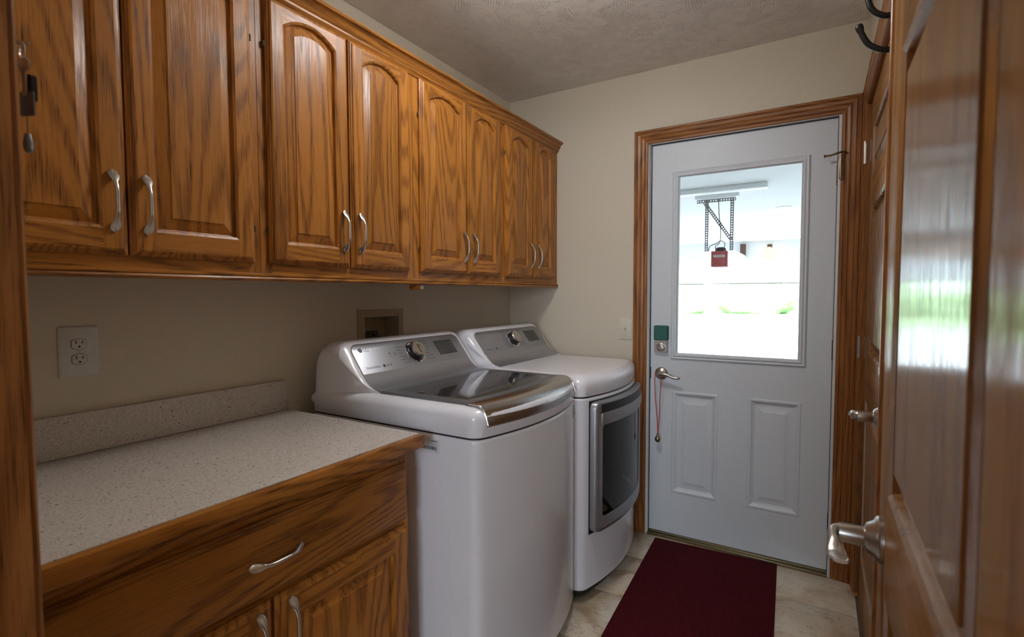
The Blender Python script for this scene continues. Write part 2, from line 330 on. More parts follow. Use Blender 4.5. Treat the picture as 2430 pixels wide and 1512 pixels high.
def spath(pts, n=8):
    """Catmull-Rom through points"""
    P = [Vector(p) for p in pts]; P = [2 * P[0] - P[1]] + P + [2 * P[-1] - P[-2]]; out = []
    for i in range(1, len(P) - 2):
        for k in range(n):
            t = k / n; a, b, c, d = P[i - 1:i + 3]
            out.append(0.5 * ((2 * b) + (c - a) * t + (2 * a - 5 * b + 4 * c - d) * t * t + (3 * b - a - 3 * c + d) * t ** 3))
    return out + [P[-2]]
def text_obj(s, size, T, u, w, d, mat, parent, name='lettering', sx=1.0, align='LEFT'):
    cu = bpy.data.curves.new('t', 'FONT'); cu.body = s; cu.size = size; cu.align_x = align; cu.resolution_u = 3
    to = bpy.data.objects.new('t', cu); C.objects.link(to); bpy.context.view_layer.update()
    me = bpy.data.meshes.new_from_object(to.evaluated_get(bpy.context.evaluated_depsgraph_get()))
    bpy.data.objects.remove(to); bpy.data.curves.remove(cu)
    for v in me.vertices: v.co = Vector(T(u + v.co.x * sx, w + v.co.y, d))
    me.name = name; me.materials.clear(); me.materials.append(M[mat])
    o = bpy.data.objects.new(name, me); C.objects.link(o); o.parent = parent; return o

# ------------------------------------------------------------------ room shell
RX, RZ, FY = 1.778, 2.433, -2.438          # right wall, ceiling, front (doorway) wall
DX0, DX1, DZ0, DZ1 = 0.861, 1.674, 0.020, 2.050   # white door slab
fl = tag(MB().box(-0.02, RX + 0.06, FY - 0.14, 0.16, -0.06, -0.006).build('floor', 'grout'), 'beige stone tile floor of the laundry room', 'floor', kind='structure')
ts = 0.345
tile_me = None
for ix in range(6):
    for iy in range(8):
        x0 = 0.07 + ix * ts - ts; y0 = 0.065 - (iy + 1) * ts
        a0, a1, b0, b1 = max(x0, 0), min(x0 + ts, RX), max(y0, FY), min(y0 + ts, 0.0)
        if a1 - a0 < 0.02 or b1 - b0 < 0.02: continue
        g = 0.002; MB().box(a0 + g - (a0 + a1) / 2, a1 - g - (a0 + a1) / 2, b0 + g - (b0 + b1) / 2, b1 - g - (b0 + b1) / 2, -0.006, 0.0).build('tile', 'tile', fl, 0.0012, loc=((a0 + a1) / 2, (b0 + b1) / 2, 0))
tag(MB().box(-0.1, RX + 0.1, FY - 0.12, 0.14, RZ, RZ + 0.05).build('ceiling', 'ceiling'), 'grey-beige textured stomp ceiling above the laundry room', 'ceiling', kind='structure')
# left wall with the opening for the supply box
by0, by1, bz0, bz1 = -1.169, -0.969, 0.99, 1.188
wl = MB()
for (a, b, c, d) in ((FY - 0.12, by0, 0, RZ), (by1, 0.0, 0, RZ), (by0, by1, 0, bz0), (by0, by1, bz1, RZ)): wl.box(-0.1, 0, a, b, c, d)
tag(wl.build('wall_left', 'wall'), 'beige wall behind the cabinets and machines', 'wall', kind='structure')
ox0, ox1, oz1 = 0.836, 1.699, 2.075
wb = MB().box(-0.1, ox0, 0, 0.13, 0, RZ).box(ox1, RX + 0.1, 0, 0.13, 0, RZ).box(ox0, ox1, 0, 0.13, oz1, RZ)
tag(wb.build('wall_back', 'wall'), 'beige wall around the white glazed door', 'wall', kind='structure')
cy0, cy1, cz1 = -0.945, -0.112, 2.05        # closet door opening in the right wall
wr = MB().box(RX, RX + 0.1, FY - 0.12, cy0 - 0.012, 0, RZ).box(RX, RX + 0.1, cy1 + 0.012, 0, 0, RZ).box(RX, RX + 0.1, cy0 - 0.012, cy1 + 0.012, cz1 + 0.012, RZ).box(RX + 0.06, RX + 0.1, cy0 - 0.012, cy1 + 0.012, 0, cz1 + 0.012)
tag(wr.build('wall_right', 'wall'), 'narrow beige wall strip above the oak closet door', 'wall', kind='structure')
JX0, JX1 = 0.795, 1.742                     # doorway the camera looks through
wf = MB().box(-0.1, JX0, FY - 0.12, FY, 0, RZ).box(JX0, RX + 0.1, FY - 0.12, FY, 2.09, RZ).box(JX1 + 0.015, RX + 0.1, FY - 0.12, FY, 0, 2.09)
tag(wf.build('wall_front', 'wall'), 'beige wall beside the doorway nearest the viewer', 'wall', kind='structure')

PROF = [(0.0, 0.0), (0.0, 0.008), (0.003, 0.011), (0.012, 0.012), (0.016, 0.0095), (0.020, 0.013), (0.030, 0.0155), (0.036, 0.0125), (0.040, 0.016), (0.052, 0.018), (0.057, 0.0155), (0.061, 0.0195), (0.070, 0.0195), (0.072, 0.017), (0.072, 0.0)]
def casing(parent, T, u0, u1, h, mz, mh, w0=0.0, k=1.0, legs=(0, 1)):
    for s in legs:
        A = []; B = []
        for a, d in PROF:
            a *= k; u = u0 - a if s == 0 else u1 + a
            A.append(T(u, w0, d)); B.append(T(u, h + a, d))
        MB().loft([A, B], True, True, True).build('casing_leg', mz, parent, smooth=25)
    A = [T(u0 - a * k, h + a * k, d) for a, d in PROF]; B = [T(u1 + a * k, h + a * k, d) for a, d in PROF]
    MB().loft([A, B], True, True, True).build('casing_head', mh, parent, smooth=25)

# ---- white back door: trim, jamb, threshold
tr = empty('trim_1', (0, 0, 0), 'oak casing around the white glazed back door', 'door trim', kind='structure')
Tb = minus_y(0, 0, 0)
casing(tr, Tb, 0.846, 1.687, 2.056, 'trim_z', 'trim_x', k=0.99)
jm = MB()
for (a, b) in ((0.8365, 0.8585), (1.6765, 1.6985)): jm.box(a, b, -0.004, 0.13, 0, 2.074)
jm.box(0.8585, 1.6765, -0.004, 0.13, 2.0535, 2.074)
jm.build('jamb', 'jamb_white', tr, 0.0015)
ws = MB().box(0.8585, 0.8610, 0.010, 0.06, 0.02, 2.053).box(1.6742, 1.6765, 0.010, 0.06, 0.02, 2.053).box(0.861, 1.674, 0.010, 0.06, 2.0505, 2.0535)
ws.build('weatherstrip', 'black', tr)
th = MB().box(0.8585, 1.6765, -0.012, 0.12, 0.0, 0.012); th.box(0.8585, 1.6765, 0.004, 0.10, 0.012, 0.018)
th.build('threshold', 'brass', tr, 0.002)
# ---- the door itself
d1 = empty('door_1', ((DX0 + DX1) / 2, 0.02, 0), 'white back door with a large window and two embossed lower panels', 'door', kind='structure')
ex, ey = (DX0 + DX1) / 2, 0.02
Td = minus_y(-ex, -0.0, 0)      # local: u world x, d out of the slab
T1 = lambda u, w, d: (u - ex, -d, w)
gx0, gx1, gz0, gz1 = 1.002, 1.543, 0.978, 1.875
px = ((0.975, 1.200), (1.337, 1.560)); pz = (0.240, 0.778)
# slab front with openings for window and panels
xs = [DX0, px[0][0], gx0 - 0.02, px[0][1], px[1][0], gx1 + 0.02, px[1][1], DX1]; xs = sorted(xs); zs = sorted([DZ0, pz[0], pz[1], gz0 - 0.02, gz1 + 0.02, DZ1])
sl = MB()
def inhole(x, z):
    if gx0 - 0.02 < x < gx1 + 0.02 and gz0 - 0.02 < z < gz1 + 0.02: return 2
    for a, b in px:
        if a < x < b and pz[0] < z < pz[1]: return 1
    return 0
for i in range(len(xs) - 1):
    for j in range(len(zs) - 1):
        h = inhole((xs[i] + xs[i + 1]) / 2, (zs[j] + zs[j + 1]) / 2)
        if h == 2: continue
        q = [(xs[i], zs[j]), (xs[i + 1], zs[j]), (xs[i + 1], zs[j + 1]), (xs[i], zs[j + 1])]
        if h == 0: sl.add(lp(T1, q, 0), [(0, 1, 2, 3)])
        sl.add(lp(T1, q, -0.044), [(3, 2, 1, 0)])
o4 = [(DX0, DZ0), (DX1, DZ0), (DX1, DZ1), (DX0, DZ1)]; sl.loft([lp(T1, o4, 0), lp(T1, o4, -0.044)])
h4 = rect(gx0 - 0.02, gx1 + 0.02, gz0 - 0.02, gz1 + 0.02); sl.loft([lp(T1, h4, 0), lp(T1, h4, -0.044)])
sl.build('slab', 'door_white', d1, smooth=20)
for a, b in px:
    R_ = lambda i: rect(a, b, pz[0], pz[1], 0, i)
    MB().loft([lp(T1, R_(0), 0), lp(T1, R_(0.004), 0.003), lp(T1, R_(0.012), 0.003), lp(T1, R_(0.020), -0.004), lp(T1, R_(0.030), -0.008), lp(T1, R_(0.036), -0.008), lp(T1, R_(0.062), -0.001), lp(T1, R_(0.064), 0.0)], True, False, True).build('embossed_panel', 'door_white', d1, smooth=20)
wfm = MB(); wo = lambda i: rect(gx0 - 0.036, gx1 + 0.030, gz0 - 0.034, gz1 + 0.031, 0, i)
wfm.loft([lp(T1, wo(0), 0), lp(T1, wo(0.001), 0.006), lp(T1, wo(0.006), 0.0105), lp(T1, wo(0.013), 0.008), lp(T1, wo(0.020), 0.013), lp(T1, wo(0.026), 0.012), lp(T1, wo(0.033), 0.002), lp(T1, wo(0.033), -0.018)])
wfm.build('window_frame', 'door_white', d1, smooth=25)
pane = MB().tbox(T1, gx0 - 0.015, gx1 + 0.015, gz0 - 0.015, gz1 + 0.015, -0.020, -0.016).build('pane', 'glass_clear', d1)
# lever, deadbolt, hinges
lev = MB(); Tl = lambda u, w, d: (0.919 + u - ex, -d, 0.865 + w)
lev.lathe(Tl, [(0.033, 0.0), (0.0335, 0.004), (0.030, 0.009), (0.022, 0.013), (0.014, 0.017), (0.012, 0.045), (0.010, 0.052)])
lo = lev.build('lever_rose', 'nickel', d1)
lv = MB(); path = spath([(0.0, 0.0, 0.048), (0.02, 0.003, 0.052), (0.045, 0.0, 0.052), (0.07, -0.010, 0.050), (0.095, -0.013, 0.050), (0.106, -0.010, 0.052)], 6)
lv.tube([Tl(*p) for p in path], [0.011 - 0.0065 * k / (len(path) - 1) for k in range(len(path))], 10)
lv.build('lever', 'nickel', lo)
Tq = lambda u, w, d: (u - ex, -d, w)
dbo = MB().loft([lp(Tq, rrect(0.884, 0.953, 0.975, 1.115, 0.008), 0), lp(Tq, rrect(0.884, 0.953, 0.975, 1.115, 0.008), 0.016), lp(Tq, rrect(0.887, 0.950, 0.978, 1.112, 0.007), 0.020)], True, True, True).build('deadbolt', 'nickel', d1)
MB().loft([lp(Tq, rrect(0.882, 0.955, 1.040, 1.117, 0.008), 0.001), lp(Tq, rrect(0.882, 0.955, 1.040, 1.117, 0.008), 0.021), lp(Tq, rrect(0.886, 0.951, 1.044, 1.113, 0.007), 0.026)], True, True, True).build('battery_cover', 'green', dbo)
MB().lathe(lambda u, w, d: Tq(0.9185 + u, 1.004 + w, d), [(0.022, 0.019), (0.022, 0.024), (0.018, 0.027)], 20).build('thumbturn_ring', 'nickel', dbo)
tt = MB().loft([lp(Tq, [(0.9185 + 0.019 * math.cos(a), 1.006 + 0.016 * math.sin(a)) for a in [PI * k / 10 for k in range(11)]], 0.026), lp(Tq, [(0.9185 + 0.017 * math.cos(a), 1.007 + 0.014 * math.sin(a)) for a in [PI * k / 10 for k in range(11)]], 0.037)], True, True, True)
tt.build('thumbturn', 'nickel', dbo, 0.0012)
for z in (0.243, 1.03, 1.80):
    MB().tube([(1.678 - ex, -0.010, z - 0.045), (1.678 - ex, -0.010, z + 0.045)], 0.006, 10).build('hinge', 'hinge', d1)
MB().box(0.8575 - ex, 0.8645 - ex, -0.005, 0.002, 0.835, 0.895).build('strike_plate', 'hinge', d1)
# flip guard latch on the casing
lt = empty('door_guard_latch', (1.69, -0.02, 1.83), 'small brass flip latch at the upper right of the white door', 'latch')
MB().box(-0.010, 0.004, -0.004, 0.004, -0.055, 0.045).build('strap', 'brass', lt, 0.001)
MB().tube([(-0.004, -0.006, -0.05), (-0.004, -0.006, 0.04)], 0.0045, 8).build('barrel', 'brass', lt)
MB().tube(spath([(0.012, -0.004, 0.060), (-0.010, -0.012, 0.057), (-0.036, -0.012, 0.050), (-0.066, -0.008, 0.049)], 4), [0.006] + [0.0045] * 11 + [0.008], 8).build('arm', 'brass', lt)
# bell on a red cord
bl = empty('door_bell', (0.912, -0.014, 0.52), 'small brass bell hanging on a red cord from the back door lever', 'bell')
zc = 0.865 - 0.52
MB().tube(spath([(-0.010, -0.020, zc + 0.012), (-0.013, -0.022, zc - 0.03), (-0.011, -0.012, zc - 0.13), (-0.004, -0.004, 0.12), (0.0, -0.003, 0.03)], 6), 0.0022, 6).build('cord', 'red_cord', bl)
MB().tube(spath([(0.016, -0.020, zc + 0.010), (0.019, -0.022, zc - 0.03), (0.012, -0.012, zc - 0.13), (0.008, -0.004, 0.12), (0.001, -0.003, 0.03)], 6), 0.0022, 6).build('cord', 'red_cord', bl)
MB().lathe(lambda u, w, d: (u, -0.002 + w, d), [(0.0025, 0.034), (0.005, 0.03), (0.006, 0.022), (0.004, 0.019), (0.010, 0.016), (0.014, 0.008), (0.015, 0.0), (0.013, -0.008), (0.006, -0.014)], 16).build('bell', 'brass', bl)
# light switch
sw = empty('light_switch', (0.7295, 0, 1.0945), 'ivory toggle light switch on the wall beside the white door', 'light switch')
Ts = minus_y(0, 0, 0)
MB().loft([lp(Ts, rrect(-0.0355, 0.0355, -0.057, 0.057, 0.004), 0), lp(Ts, rrect(-0.0355, 0.0355, -0.057, 0.057, 0.004), 0.004), lp(Ts, rrect(-0.032, 0.032, -0.0535, 0.0535, 0.003), 0.006)], True, True, True).build('plate', 'ivory', sw)
MB().tbox(Ts, -0.005, 0.005, -0.012, 0.012, 0.005, 0.0085).build('toggle_slot', 'ivory', sw)
MB().loft([lp(Ts, rect(-0.0042, 0.0042, -0.007, 0.007), 0.006), lp(Ts, rect(-0.0035, 0.0035, 0.002, 0.012), 0.018)], True, True, True).build('toggle', 'ivory', sw, 0.0008)
for z in (-0.03, 0.03): MB().lathe(lambda u, w, d: Ts(u, w + z, d), [(0.003, 0.005), (0.0028, 0.0072), (0.001, 0.0078)], 10).build('screw', 'ivory', sw)

# ------------------------------------------------------------------ wooden doors
def raised(T, u0, u1, w0, w1, rise=0.0, k=1.0, field=0.0, cap=True):
    L = [(0, 0.0), (0.002 * k, -0.001 * k), (0.006 * k, -0.003 * k), (0.008 * k, -0.0105 * k), (0.010 * k, -0.0115 * k), (0.036 * k, -0.0025 * k), (0.0365 * k, field), (0.038 * k, field)]
    return MB().loft([lp(T, rect(u0, u1, w0, w1, rise, i), d) for i, d in L], True, False, cap)
def panel_door(root, T, u0, u1, w0, w1, stile, rows, near_stile=None, th=0.035, mz='door_z', mh='door_y', k=1.5):
    ns = near_stile or stile
    MB().tbox(T, u1 - stile, u1, w0, w1, -th, 0).build('stile', mz, root, 0.0025)
    MB().tbox(T, u0, u0 + ns, w0, w1, -th, 0).build('stile', mz, root, 0.0025)
    edges = [w0] + [z for r in rows for z in r] + [w1]
    for i in range(0, len(edges), 2):
        MB().tbox(T, u0 + ns, u1 - stile, edges[i], edges[i + 1], -th, 0).build('rail', mh, root, 0.0006)
    for a, b in rows:
        o = raised(T, u0 + ns, u1 - stile, a, b, 0, k, -0.001).tbox(T, u0 + ns, u1 - stile, a, b, -th, -0.018).build('raised_panel', mz, root, smooth=25)
def lever_set(root, T, u, w, dirn, name='lever'):
    """T(u,w,d); lever runs along u in direction dirn"""
    Tl = lambda a, b, d: T(u + a, w + b, d)
    r = MB().lathe(Tl, [(0.038, 0.0), (0.0385, 0.006), (0.036, 0.009), (0.030, 0.012), (0.024, 0.022), (0.016, 0.026), (0.0165, 0.028), (0.0165, 0.062)], 28).build(name + '_rose', 'nickel', root)
    pts = spath([(0, 0, 0.055), (0.004 * dirn, 0.0, 0.066), (0.016 * dirn, 0.0, 0.072), (0.045 * dirn, -0.002, 0.070), (0.070 * dirn, -0.012, 0.066), (0.096 * dirn, -0.010, 0.062)], 6)
    loops = []
    for i, p in enumerate(pts):
        t = i / (len(pts) - 1); hw = 0.0155 - 0.003 * min(1, t * 3) if t < 0.34 else 0.0125 + 0.004 * max(0, (t - 0.6) / 0.4); hd = 0.0145 - 0.0105 * min(1, t * 1.6)
        if t > 0.45: k_ = min(1, (t - 0.45) / 0.3); hw, hd = hw * (1 - k_) + 0.006 * k_, hd * (1 - k_) + 0.0155 * k_
        nx = Vector((0, 0, 1)) if t > 0.3 else Vector((-dirn * (1 - t / 0.3), 0, 0.25 + t * 2.5)).normalized()
        if t > 0.94: hw *= 0.6; hd *= 0.7
        loops.append([Tl(p.x + nx.x * hd * math.cos(a), p.y + hw * math.sin(a), p.z + nx.z * hd * math.cos(a)) for a in (2 * PI * k / 14 for k in range(14))])
    MB().loft(loops, True, True, True).build(name, 'nickel', r, smooth=50)
    return r
# open door in the foreground
d2 = empty('door_2', (1.72, -2.40, 0), 'open oak panel door with nickel lever, closest to the viewer at right', 'door', kind='structure')
T2 = minus_x(0, 2.40, 0)
panel_door(d2, T2, -2.405, -1.540, 0.012, 2.045, 0.112, [(0.235, 0.79), (0.955, 1.655), (1.77, 1.93)], near_stile=0.235)
lever_set(d2, T2, -1.600, 0.862, -1)
MB().tbox(T2, -1.541, -1.5385, 0.80, 0.92, -0.029, -0.006).build('latch_plate', 'nickel', d2)
# closet door in the right wall
tr3 = empty('trim_3', (0, 0, 0), 'oak casing around the closet door in the right wall', 'door trim', kind='structure')
casing(tr3, minus_x(RX, 0, 0), cy0 - 0.004, cy1 + 0.030, cz1 + 0.008, 'trim_z', 'trim_y', k=1.08)
jb = MB()
jb.box(RX - 0.006, RX + 0.055, cy1, cy1 + 0.030, 0, cz1 + 0.01).box(RX - 0.006, RX + 0.055, cy0 - 0.011, cy0 - 0.001, 0, cz1 + 0.01).box(RX - 0.006, RX + 0.055, cy0, cy1, cz1, cz1 + 0.01)
jb.build('jamb', 'trim_z', tr3)
d3 = empty('door_3', (RX, (cy0 + cy1) / 2, 0), 'closed oak panel closet door in the right wall beside the white door', 'door', kind='structure')
T3 = lambda u, w, d: (0.006 - d, u - (cy0 + cy1) / 2, w)
panel_door(d3, T3, cy0 + 0.002, cy1 - 0.003, 0.012, cz1 - 0.003, 0.115, [(0.22, 0.86), (1.05, 1.62), (1.735, 1.93)], k=1.5)
lever_set(d3, T3, cy0 + 0.068, 0.925, 1)
for z in (0.27, 1.06, 1.855):
    MB().tube([(-0.012, cy1 - (cy0 + cy1) / 2 + 0.002, z - 0.045), (-0.012, cy1 - (cy0 + cy1) / 2 + 0.002, z + 0.045)], 0.0065, 10).tbox(T3, cy1 - 0.034, cy1 + 0.004, z - 0.044, z + 0.044, 0.0, 0.002).build('hinge', 'nickel', d3)
# black over-door coat hook
hk = empty('coat_hook', (RX, -0.93, 1.98), 'black iron double coat hook hanging over the top of the closet door', 'hook')
MB().box(-0.001, 0.003, -0.012, 0.012, -0.13, 0.075).box(-0.001, 0.045, -0.012, 0.012, 0.0705, 0.075).build('strap', 'black_metal', hk)
MB().tube(spath([(-0.001, 0, 0.045), (-0.030, 0, 0.050), (-0.055, 0, 0.075), (-0.068, 0, 0.12), (-0.082, 0, 0.145)], 6), [0.0075] * 20 + [0.009] * 5, 10).build('upper_arm', 'black_metal', hk)
MB().tube(spath([(-0.001, 0, -0.045), (-0.030, 0, -0.040), (-0.058, 0, -0.020), (-0.075, 0, 0.012), (-0.083, 0, 0.038)], 6), [0.0075] * 20 + [0.0085, 0.0095, 0.010, 0.010, 0.008], 10).build('lower_arm', 'black_metal', hk)
# near doorway trim
tr2 = empty('trim_2', (0, 0, 0), 'oak doorway casing and jamb at the left edge nearest the viewer', 'door trim', kind='structure')
Tf = lambda u, w, d: (u, FY + d, w)
A = []
for s_, (uu, sg) in enumerate(((0.806, -1),)):
    pr = [(uu + sg * a, d) for a, d in PROF]
    MB().loft([[Tf(u, 0, d) for u, d in pr], [Tf(u, 2.16, d) for u, d in pr]], True, True, True).build('casing_leg', 'trim_z', tr2, smooth=25)
MB().box(JX0, JX0 + 0.016, FY - 0.122, FY + 0.002, 0, 2.09).build('jamb', 'trim_z', tr2)
MB().box(JX0 + 0.016, JX0 + 0.028, FY - 0.122, FY - 0.045, 0, 2.08).build('door_stop', 'trim_z', tr2, 0.002)
MB().box(JX1, JX1 + 0.016, FY - 0.122, FY + 0.002, 0, 2.09).build('jamb', 'trim_z', tr2)
MB().box(JX0 + 0.016, JX1, FY - 0.122, FY + 0.002, 2.075, 2.09).build('jamb', 'trim_x', tr2)

# ------------------------------------------------------------------ bow pull handle
def handle_mesh():
    mb = MB(); loops = []; n = 30; L = 0.066
    for i in range(n + 1):
        t = -1 + 2 * i / n; a = abs(t)
        out = 0.026 * (1 - max(0, (a - 0.25) / 0.75) ** 1.7) if a > 0.25 else 0.026
        if a > 0.8: out = max(out, 0.0) ; 
        hw = 0.0040 + 0.0062 * (1 / (1 + math.exp(-(a - 0.66) * 22)))
        if a > 0.86: hw *= math.sqrt(max(0.02, 1 - ((a - 0.86) / 0.14) ** 2))
        hd = 0.0036 - 0.0014 * min(1, max(0, (a - 0.4) / 0.4))
        out = max(out, 0.003)
        loops.append([(out + hd * math.cos(q), hw * math.sin(q), L * t) for q in (2 * PI * k / 10 for k in range(10))])
    mb.loft(loops, True, True, True)
    for s in (-1, 1): mb.tube([(0, 0, 0.048 * s), (0.014, 0, 0.047 * s)], 0.004, 8)
    o = mb.build('handle', 'nickel', smooth=60); me = o.data; bpy.data.objects.remove(o); return me
HM = handle_mesh()
def handle(parent, loc, horizontal=False, label=None):
    o = bpy.data.objects.new('handle', HM); C.objects.link(o); o.parent = parent; o.location = loc
    if horizontal: o.rotation_euler = (PI / 2, 0, 0)
    return o
def cabinet_door(parent, w, h, stile, rail, rise, hinge_left, handle_z, top_rail=None, th=0.019):
    """local origin: door's back lower left; face looks +x, u along +y. Returns the door object (stiles, edge profile); rails, panel, handle, hinges are its pieces"""
    T = plus_x(th, 0, 0); tr_ = top_rail or rail; e = 0.014
    mb = MB()
    R_ = lambda i: rect(0, w, 0, h, 0, i)
    mb.loft([lp(T, R_(0), -th), lp(T, R_(0), -0.011), lp(T, R_(0.004), -0.009), lp(T, R_(0.0045), -0.0065), lp(T, R_(0.009), -0.005), lp(T, R_(0.0095), -0.002), lp(T, R_(e), 0)], True, True, False)
    for a, b in ((e, stile), (w - stile, w - e)): mb.add(lp(T, [(a, e), (b, e), (b, h - e), (a, h - e)], 0), [(0, 1, 2, 3)])
    d = mb.build('door', 'oak_z', parent, smooth=22)
    o0, o1, q0, q1 = stile, w - stile, rail, h - tr_ - rise
    bot = MB().add(lp(T, [(o0, e), (o1, e), (o1, q0), (o0, q0)], 0) + lp(T, [(o0, e), (o1, e), (o1, q0), (o0, q0)], -0.008), [(0, 1, 2, 3), (0, 4, 5, 1), (2, 6, 7, 3), (1, 5, 6, 2), (0, 3, 7, 4)])
    bot.build('rail', 'oak_y', d)
    op = rect(o0, o1, q0, q1, rise, 0)[2:]
    pts = [(o1, h - e)] + [p for p in op] + [(o0, h - e)]
    n = len(pts); top = MB()
    if rise > 0:
        arc = op; m_ = len(arc); P = lp(T, arc, 0) + lp(T, [(p[0], h - e) for p in arc], 0) + lp(T, arc, -0.008)
        fs = [(i, i + 1, m_ + i + 1, m_ + i) for i in range(m_ - 1)] + [(i, i + 1, 2 * m_ + i + 1, 2 * m_ + i) for i in range(m_ - 1)]
        top.add(P, fs)
    else:
        top.add(lp(T, [(o0, q1), (o1, q1), (o1, h - e), (o0, h - e)], 0), [(0, 1, 2, 3)])
    top.build('rail', 'oak_y', d)
    raised(T, o0, o1, q0, q1, rise, 1.0, -0.0008).build('raised_panel', 'oak_z', d, smooth=22)
    hy = (w - stile * 0.62) if hinge_left else stile * 0.62
    handle(d, (th, hy, handle_z))
    for z in (0.09, h - 0.13):
        y = -0.003 if hinge_left else w + 0.003
        MB().tube([(0.006, y, z - 0.008), (0.006, y, z + 0.008)], 0.0028, 8).build('hinge', 'hinge', d)
    return d
# ------------------------------------------------------------------ upper cabinets
FX = 0.318; CZ0, CZ1 = 1.336, 2.10
units = [(-2.432, -1.820, (-2.415, -2.1325), (-2.1285, -1.842), 'oak wall cabinet nearest the doorway, above the left part of the counter'),
         (-1.820, -1.212, (-1.798, -1.522), (-1.515, -1.243), 'oak wall cabinet above the counter end, second from the doorway'),
         (-1.212, -0.602, (-1.182, -0.893), (-0.884, -0.628), 'oak wall cabinet above the washer, third from the doorway'),
         (-0.602, -0.002, (-0.574, -0.318), (-0.300, -0.066), 'oak wall cabinet above the dryer, against the back wall')]
for (a, b, dl, dr, lab) in units:
    u = empty('wall_cabinet', (0, (a + b) / 2, CZ0), lab, 'cabinet', 'oak wall cabinets'); yc = (a + b) / 2; H = CZ1 - CZ0
    MB().box(0.001, FX - 0.019, a - yc + 0.0008, b - yc - 0.0008, 0.0, H).build('carcass', 'oak_z', u)
    MB().box(FX - 0.019, FX, a - yc + 0.0008, dl[0] - yc + 0.012, 0, H).build('frame_stile', 'oak_z', u)
    MB().box(FX - 0.019, FX, dr[1] - yc - 0.012, b - yc - 0.0008, 0, H).build('frame_stile', 'oak_z', u)
    MB().box(FX - 0.019, FX - 0.0003, dl[0] - yc + 0.012, dr[1] - yc - 0.012, 0, 0.045).build('frame_rail', 'oak_y', u)
    MB().box(FX - 0.019, FX - 0.0003, dl[0] - yc + 0.012, dr[1] - yc - 0.012, H - 0.04, H).build('frame_rail', 'oak_y', u)
    for k, (p, q) in enumerate((dl, dr)):
        d = cabinet_door(u, q - p, 0.720, 0.047, 0.055, 0.036, k == 0, 0.113, 0.026)
        d.location = (FX + 0.0005, p - yc, 1.368 - CZ0)
crp = [(FX - 0.01, 2.088), (FX + 0.004, 2.088), (FX + 0.007, 2.094), (FX + 0.012, 2.100), (FX + 0.012, 2.106), (FX + 0.018, 2.112), (FX + 0.0205, 2.120), (FX + 0.026, 2.128), (FX + 0.033, 2.132), (FX + 0.037, 2.133), (FX + 0.039, 2.138), (FX + 0.036, 2.144), (FX + 0.022, 2.152), (FX + 0.010, 2.158), (FX - 0.01, 2.158)]
cr = MB().loft([[(x, FY + 0.002, z) for x, z in crp], [(x, -0.001, z) for x, z in crp]], True, True, True).build('crown_molding', 'oak_y', smooth=30)
tag(cr, 'long oak crown molding along the top of the wall cabinets', 'molding')
lrp = [(FX - 0.02, 1.320), (FX + 0.002, 1.320), (FX + 0.006, 1.322), (FX + 0.008, 1.326), (FX + 0.006, 1.330), (FX + 0.003, 1.3315), (FX + 0.006, 1.3335), (FX + 0.006, 1.338), (FX + 0.002, 1.341), (FX - 0.0, 1.341), (FX - 0.0, 1.3355), (FX - 0.02, 1.3355)]
lr = MB().loft([[(x + 0.0008, FY + 0.002, z) for x, z in lrp], [(x + 0.0008, -0.001, z) for x, z in lrp]], True, True, True).build('light_rail_molding', 'oak_y', smooth=30)
tag(lr, 'thin oak edge strip along the bottom of the wall cabinets', 'molding')
# little wooden catch with a white disc under the cabinets
ct = empty('cabinet_catch', (0.297, -1.165, 1.3185), 'small wooden block with a white disc under the wall cabinets', 'catch')
pr = [(-0.022, 0.0015), (0.022, 0.0015), (0.022, -0.010), (0.014, -0.017), (-0.008, -0.019), (-0.020, -0.014)]
MB().loft([[(-0.03, y, z) for y, z in pr], [(0.012, y, z) for y, z in pr]], True, True, True).build('block', 'oak_y', ct, 0.001)
MB().lathe(lambda u, w, d: (0.012 + d, 0.006 + u, -0.0085 + w), [(0.009, 0), (0.009, 0.003), (0.007, 0.004)], 16).build('disc', 'plate_white', ct)

# ------------------------------------------------------------------ base cabinet, countertop
bc = empty('base_cabinet', (0.3, -1.99, 0), 'oak base cabinet with a wide drawer and two doors under the speckled counter', 'cabinet')
bx, by_ = 0.3, -1.99; BF = 0.590
MB().box(0.001 - bx, BF - 0.019 - bx, FY + 0.002 - by_, -1.553 - by_, 0.10, 0.838).build('carcass', 'oak_z', bc)
MB().box(0.05 - bx, BF - 0.075 - bx, FY + 0.01 - by_, -1.57 - by_, 0.0, 0.10).build('toe_kick', 'oak_y', bc)
for a, b in ((FY + 0.002, -2.385), (-1.590, -1.550)): MB().box(BF - 0.019 - bx, BF - bx, a - by_, b - by_, 0.10, 0.838).build('frame_stile', 'oak_z', bc)
for a, b in ((0.10, 0.14), (0.595, 0.640), (0.775, 0.838)): MB().box(BF - 0.019 - bx, BF - 0.0004 - bx, -2.385 - by_, -1.590 - by_, a, b).build('frame_rail', 'oak_y', bc)
MB().box(BF - 0.019 - bx, BF - 0.0004 - bx, -2.005 - by_, -1.965 - by_, 0.14, 0.595).build('frame_stile', 'oak_z', bc)
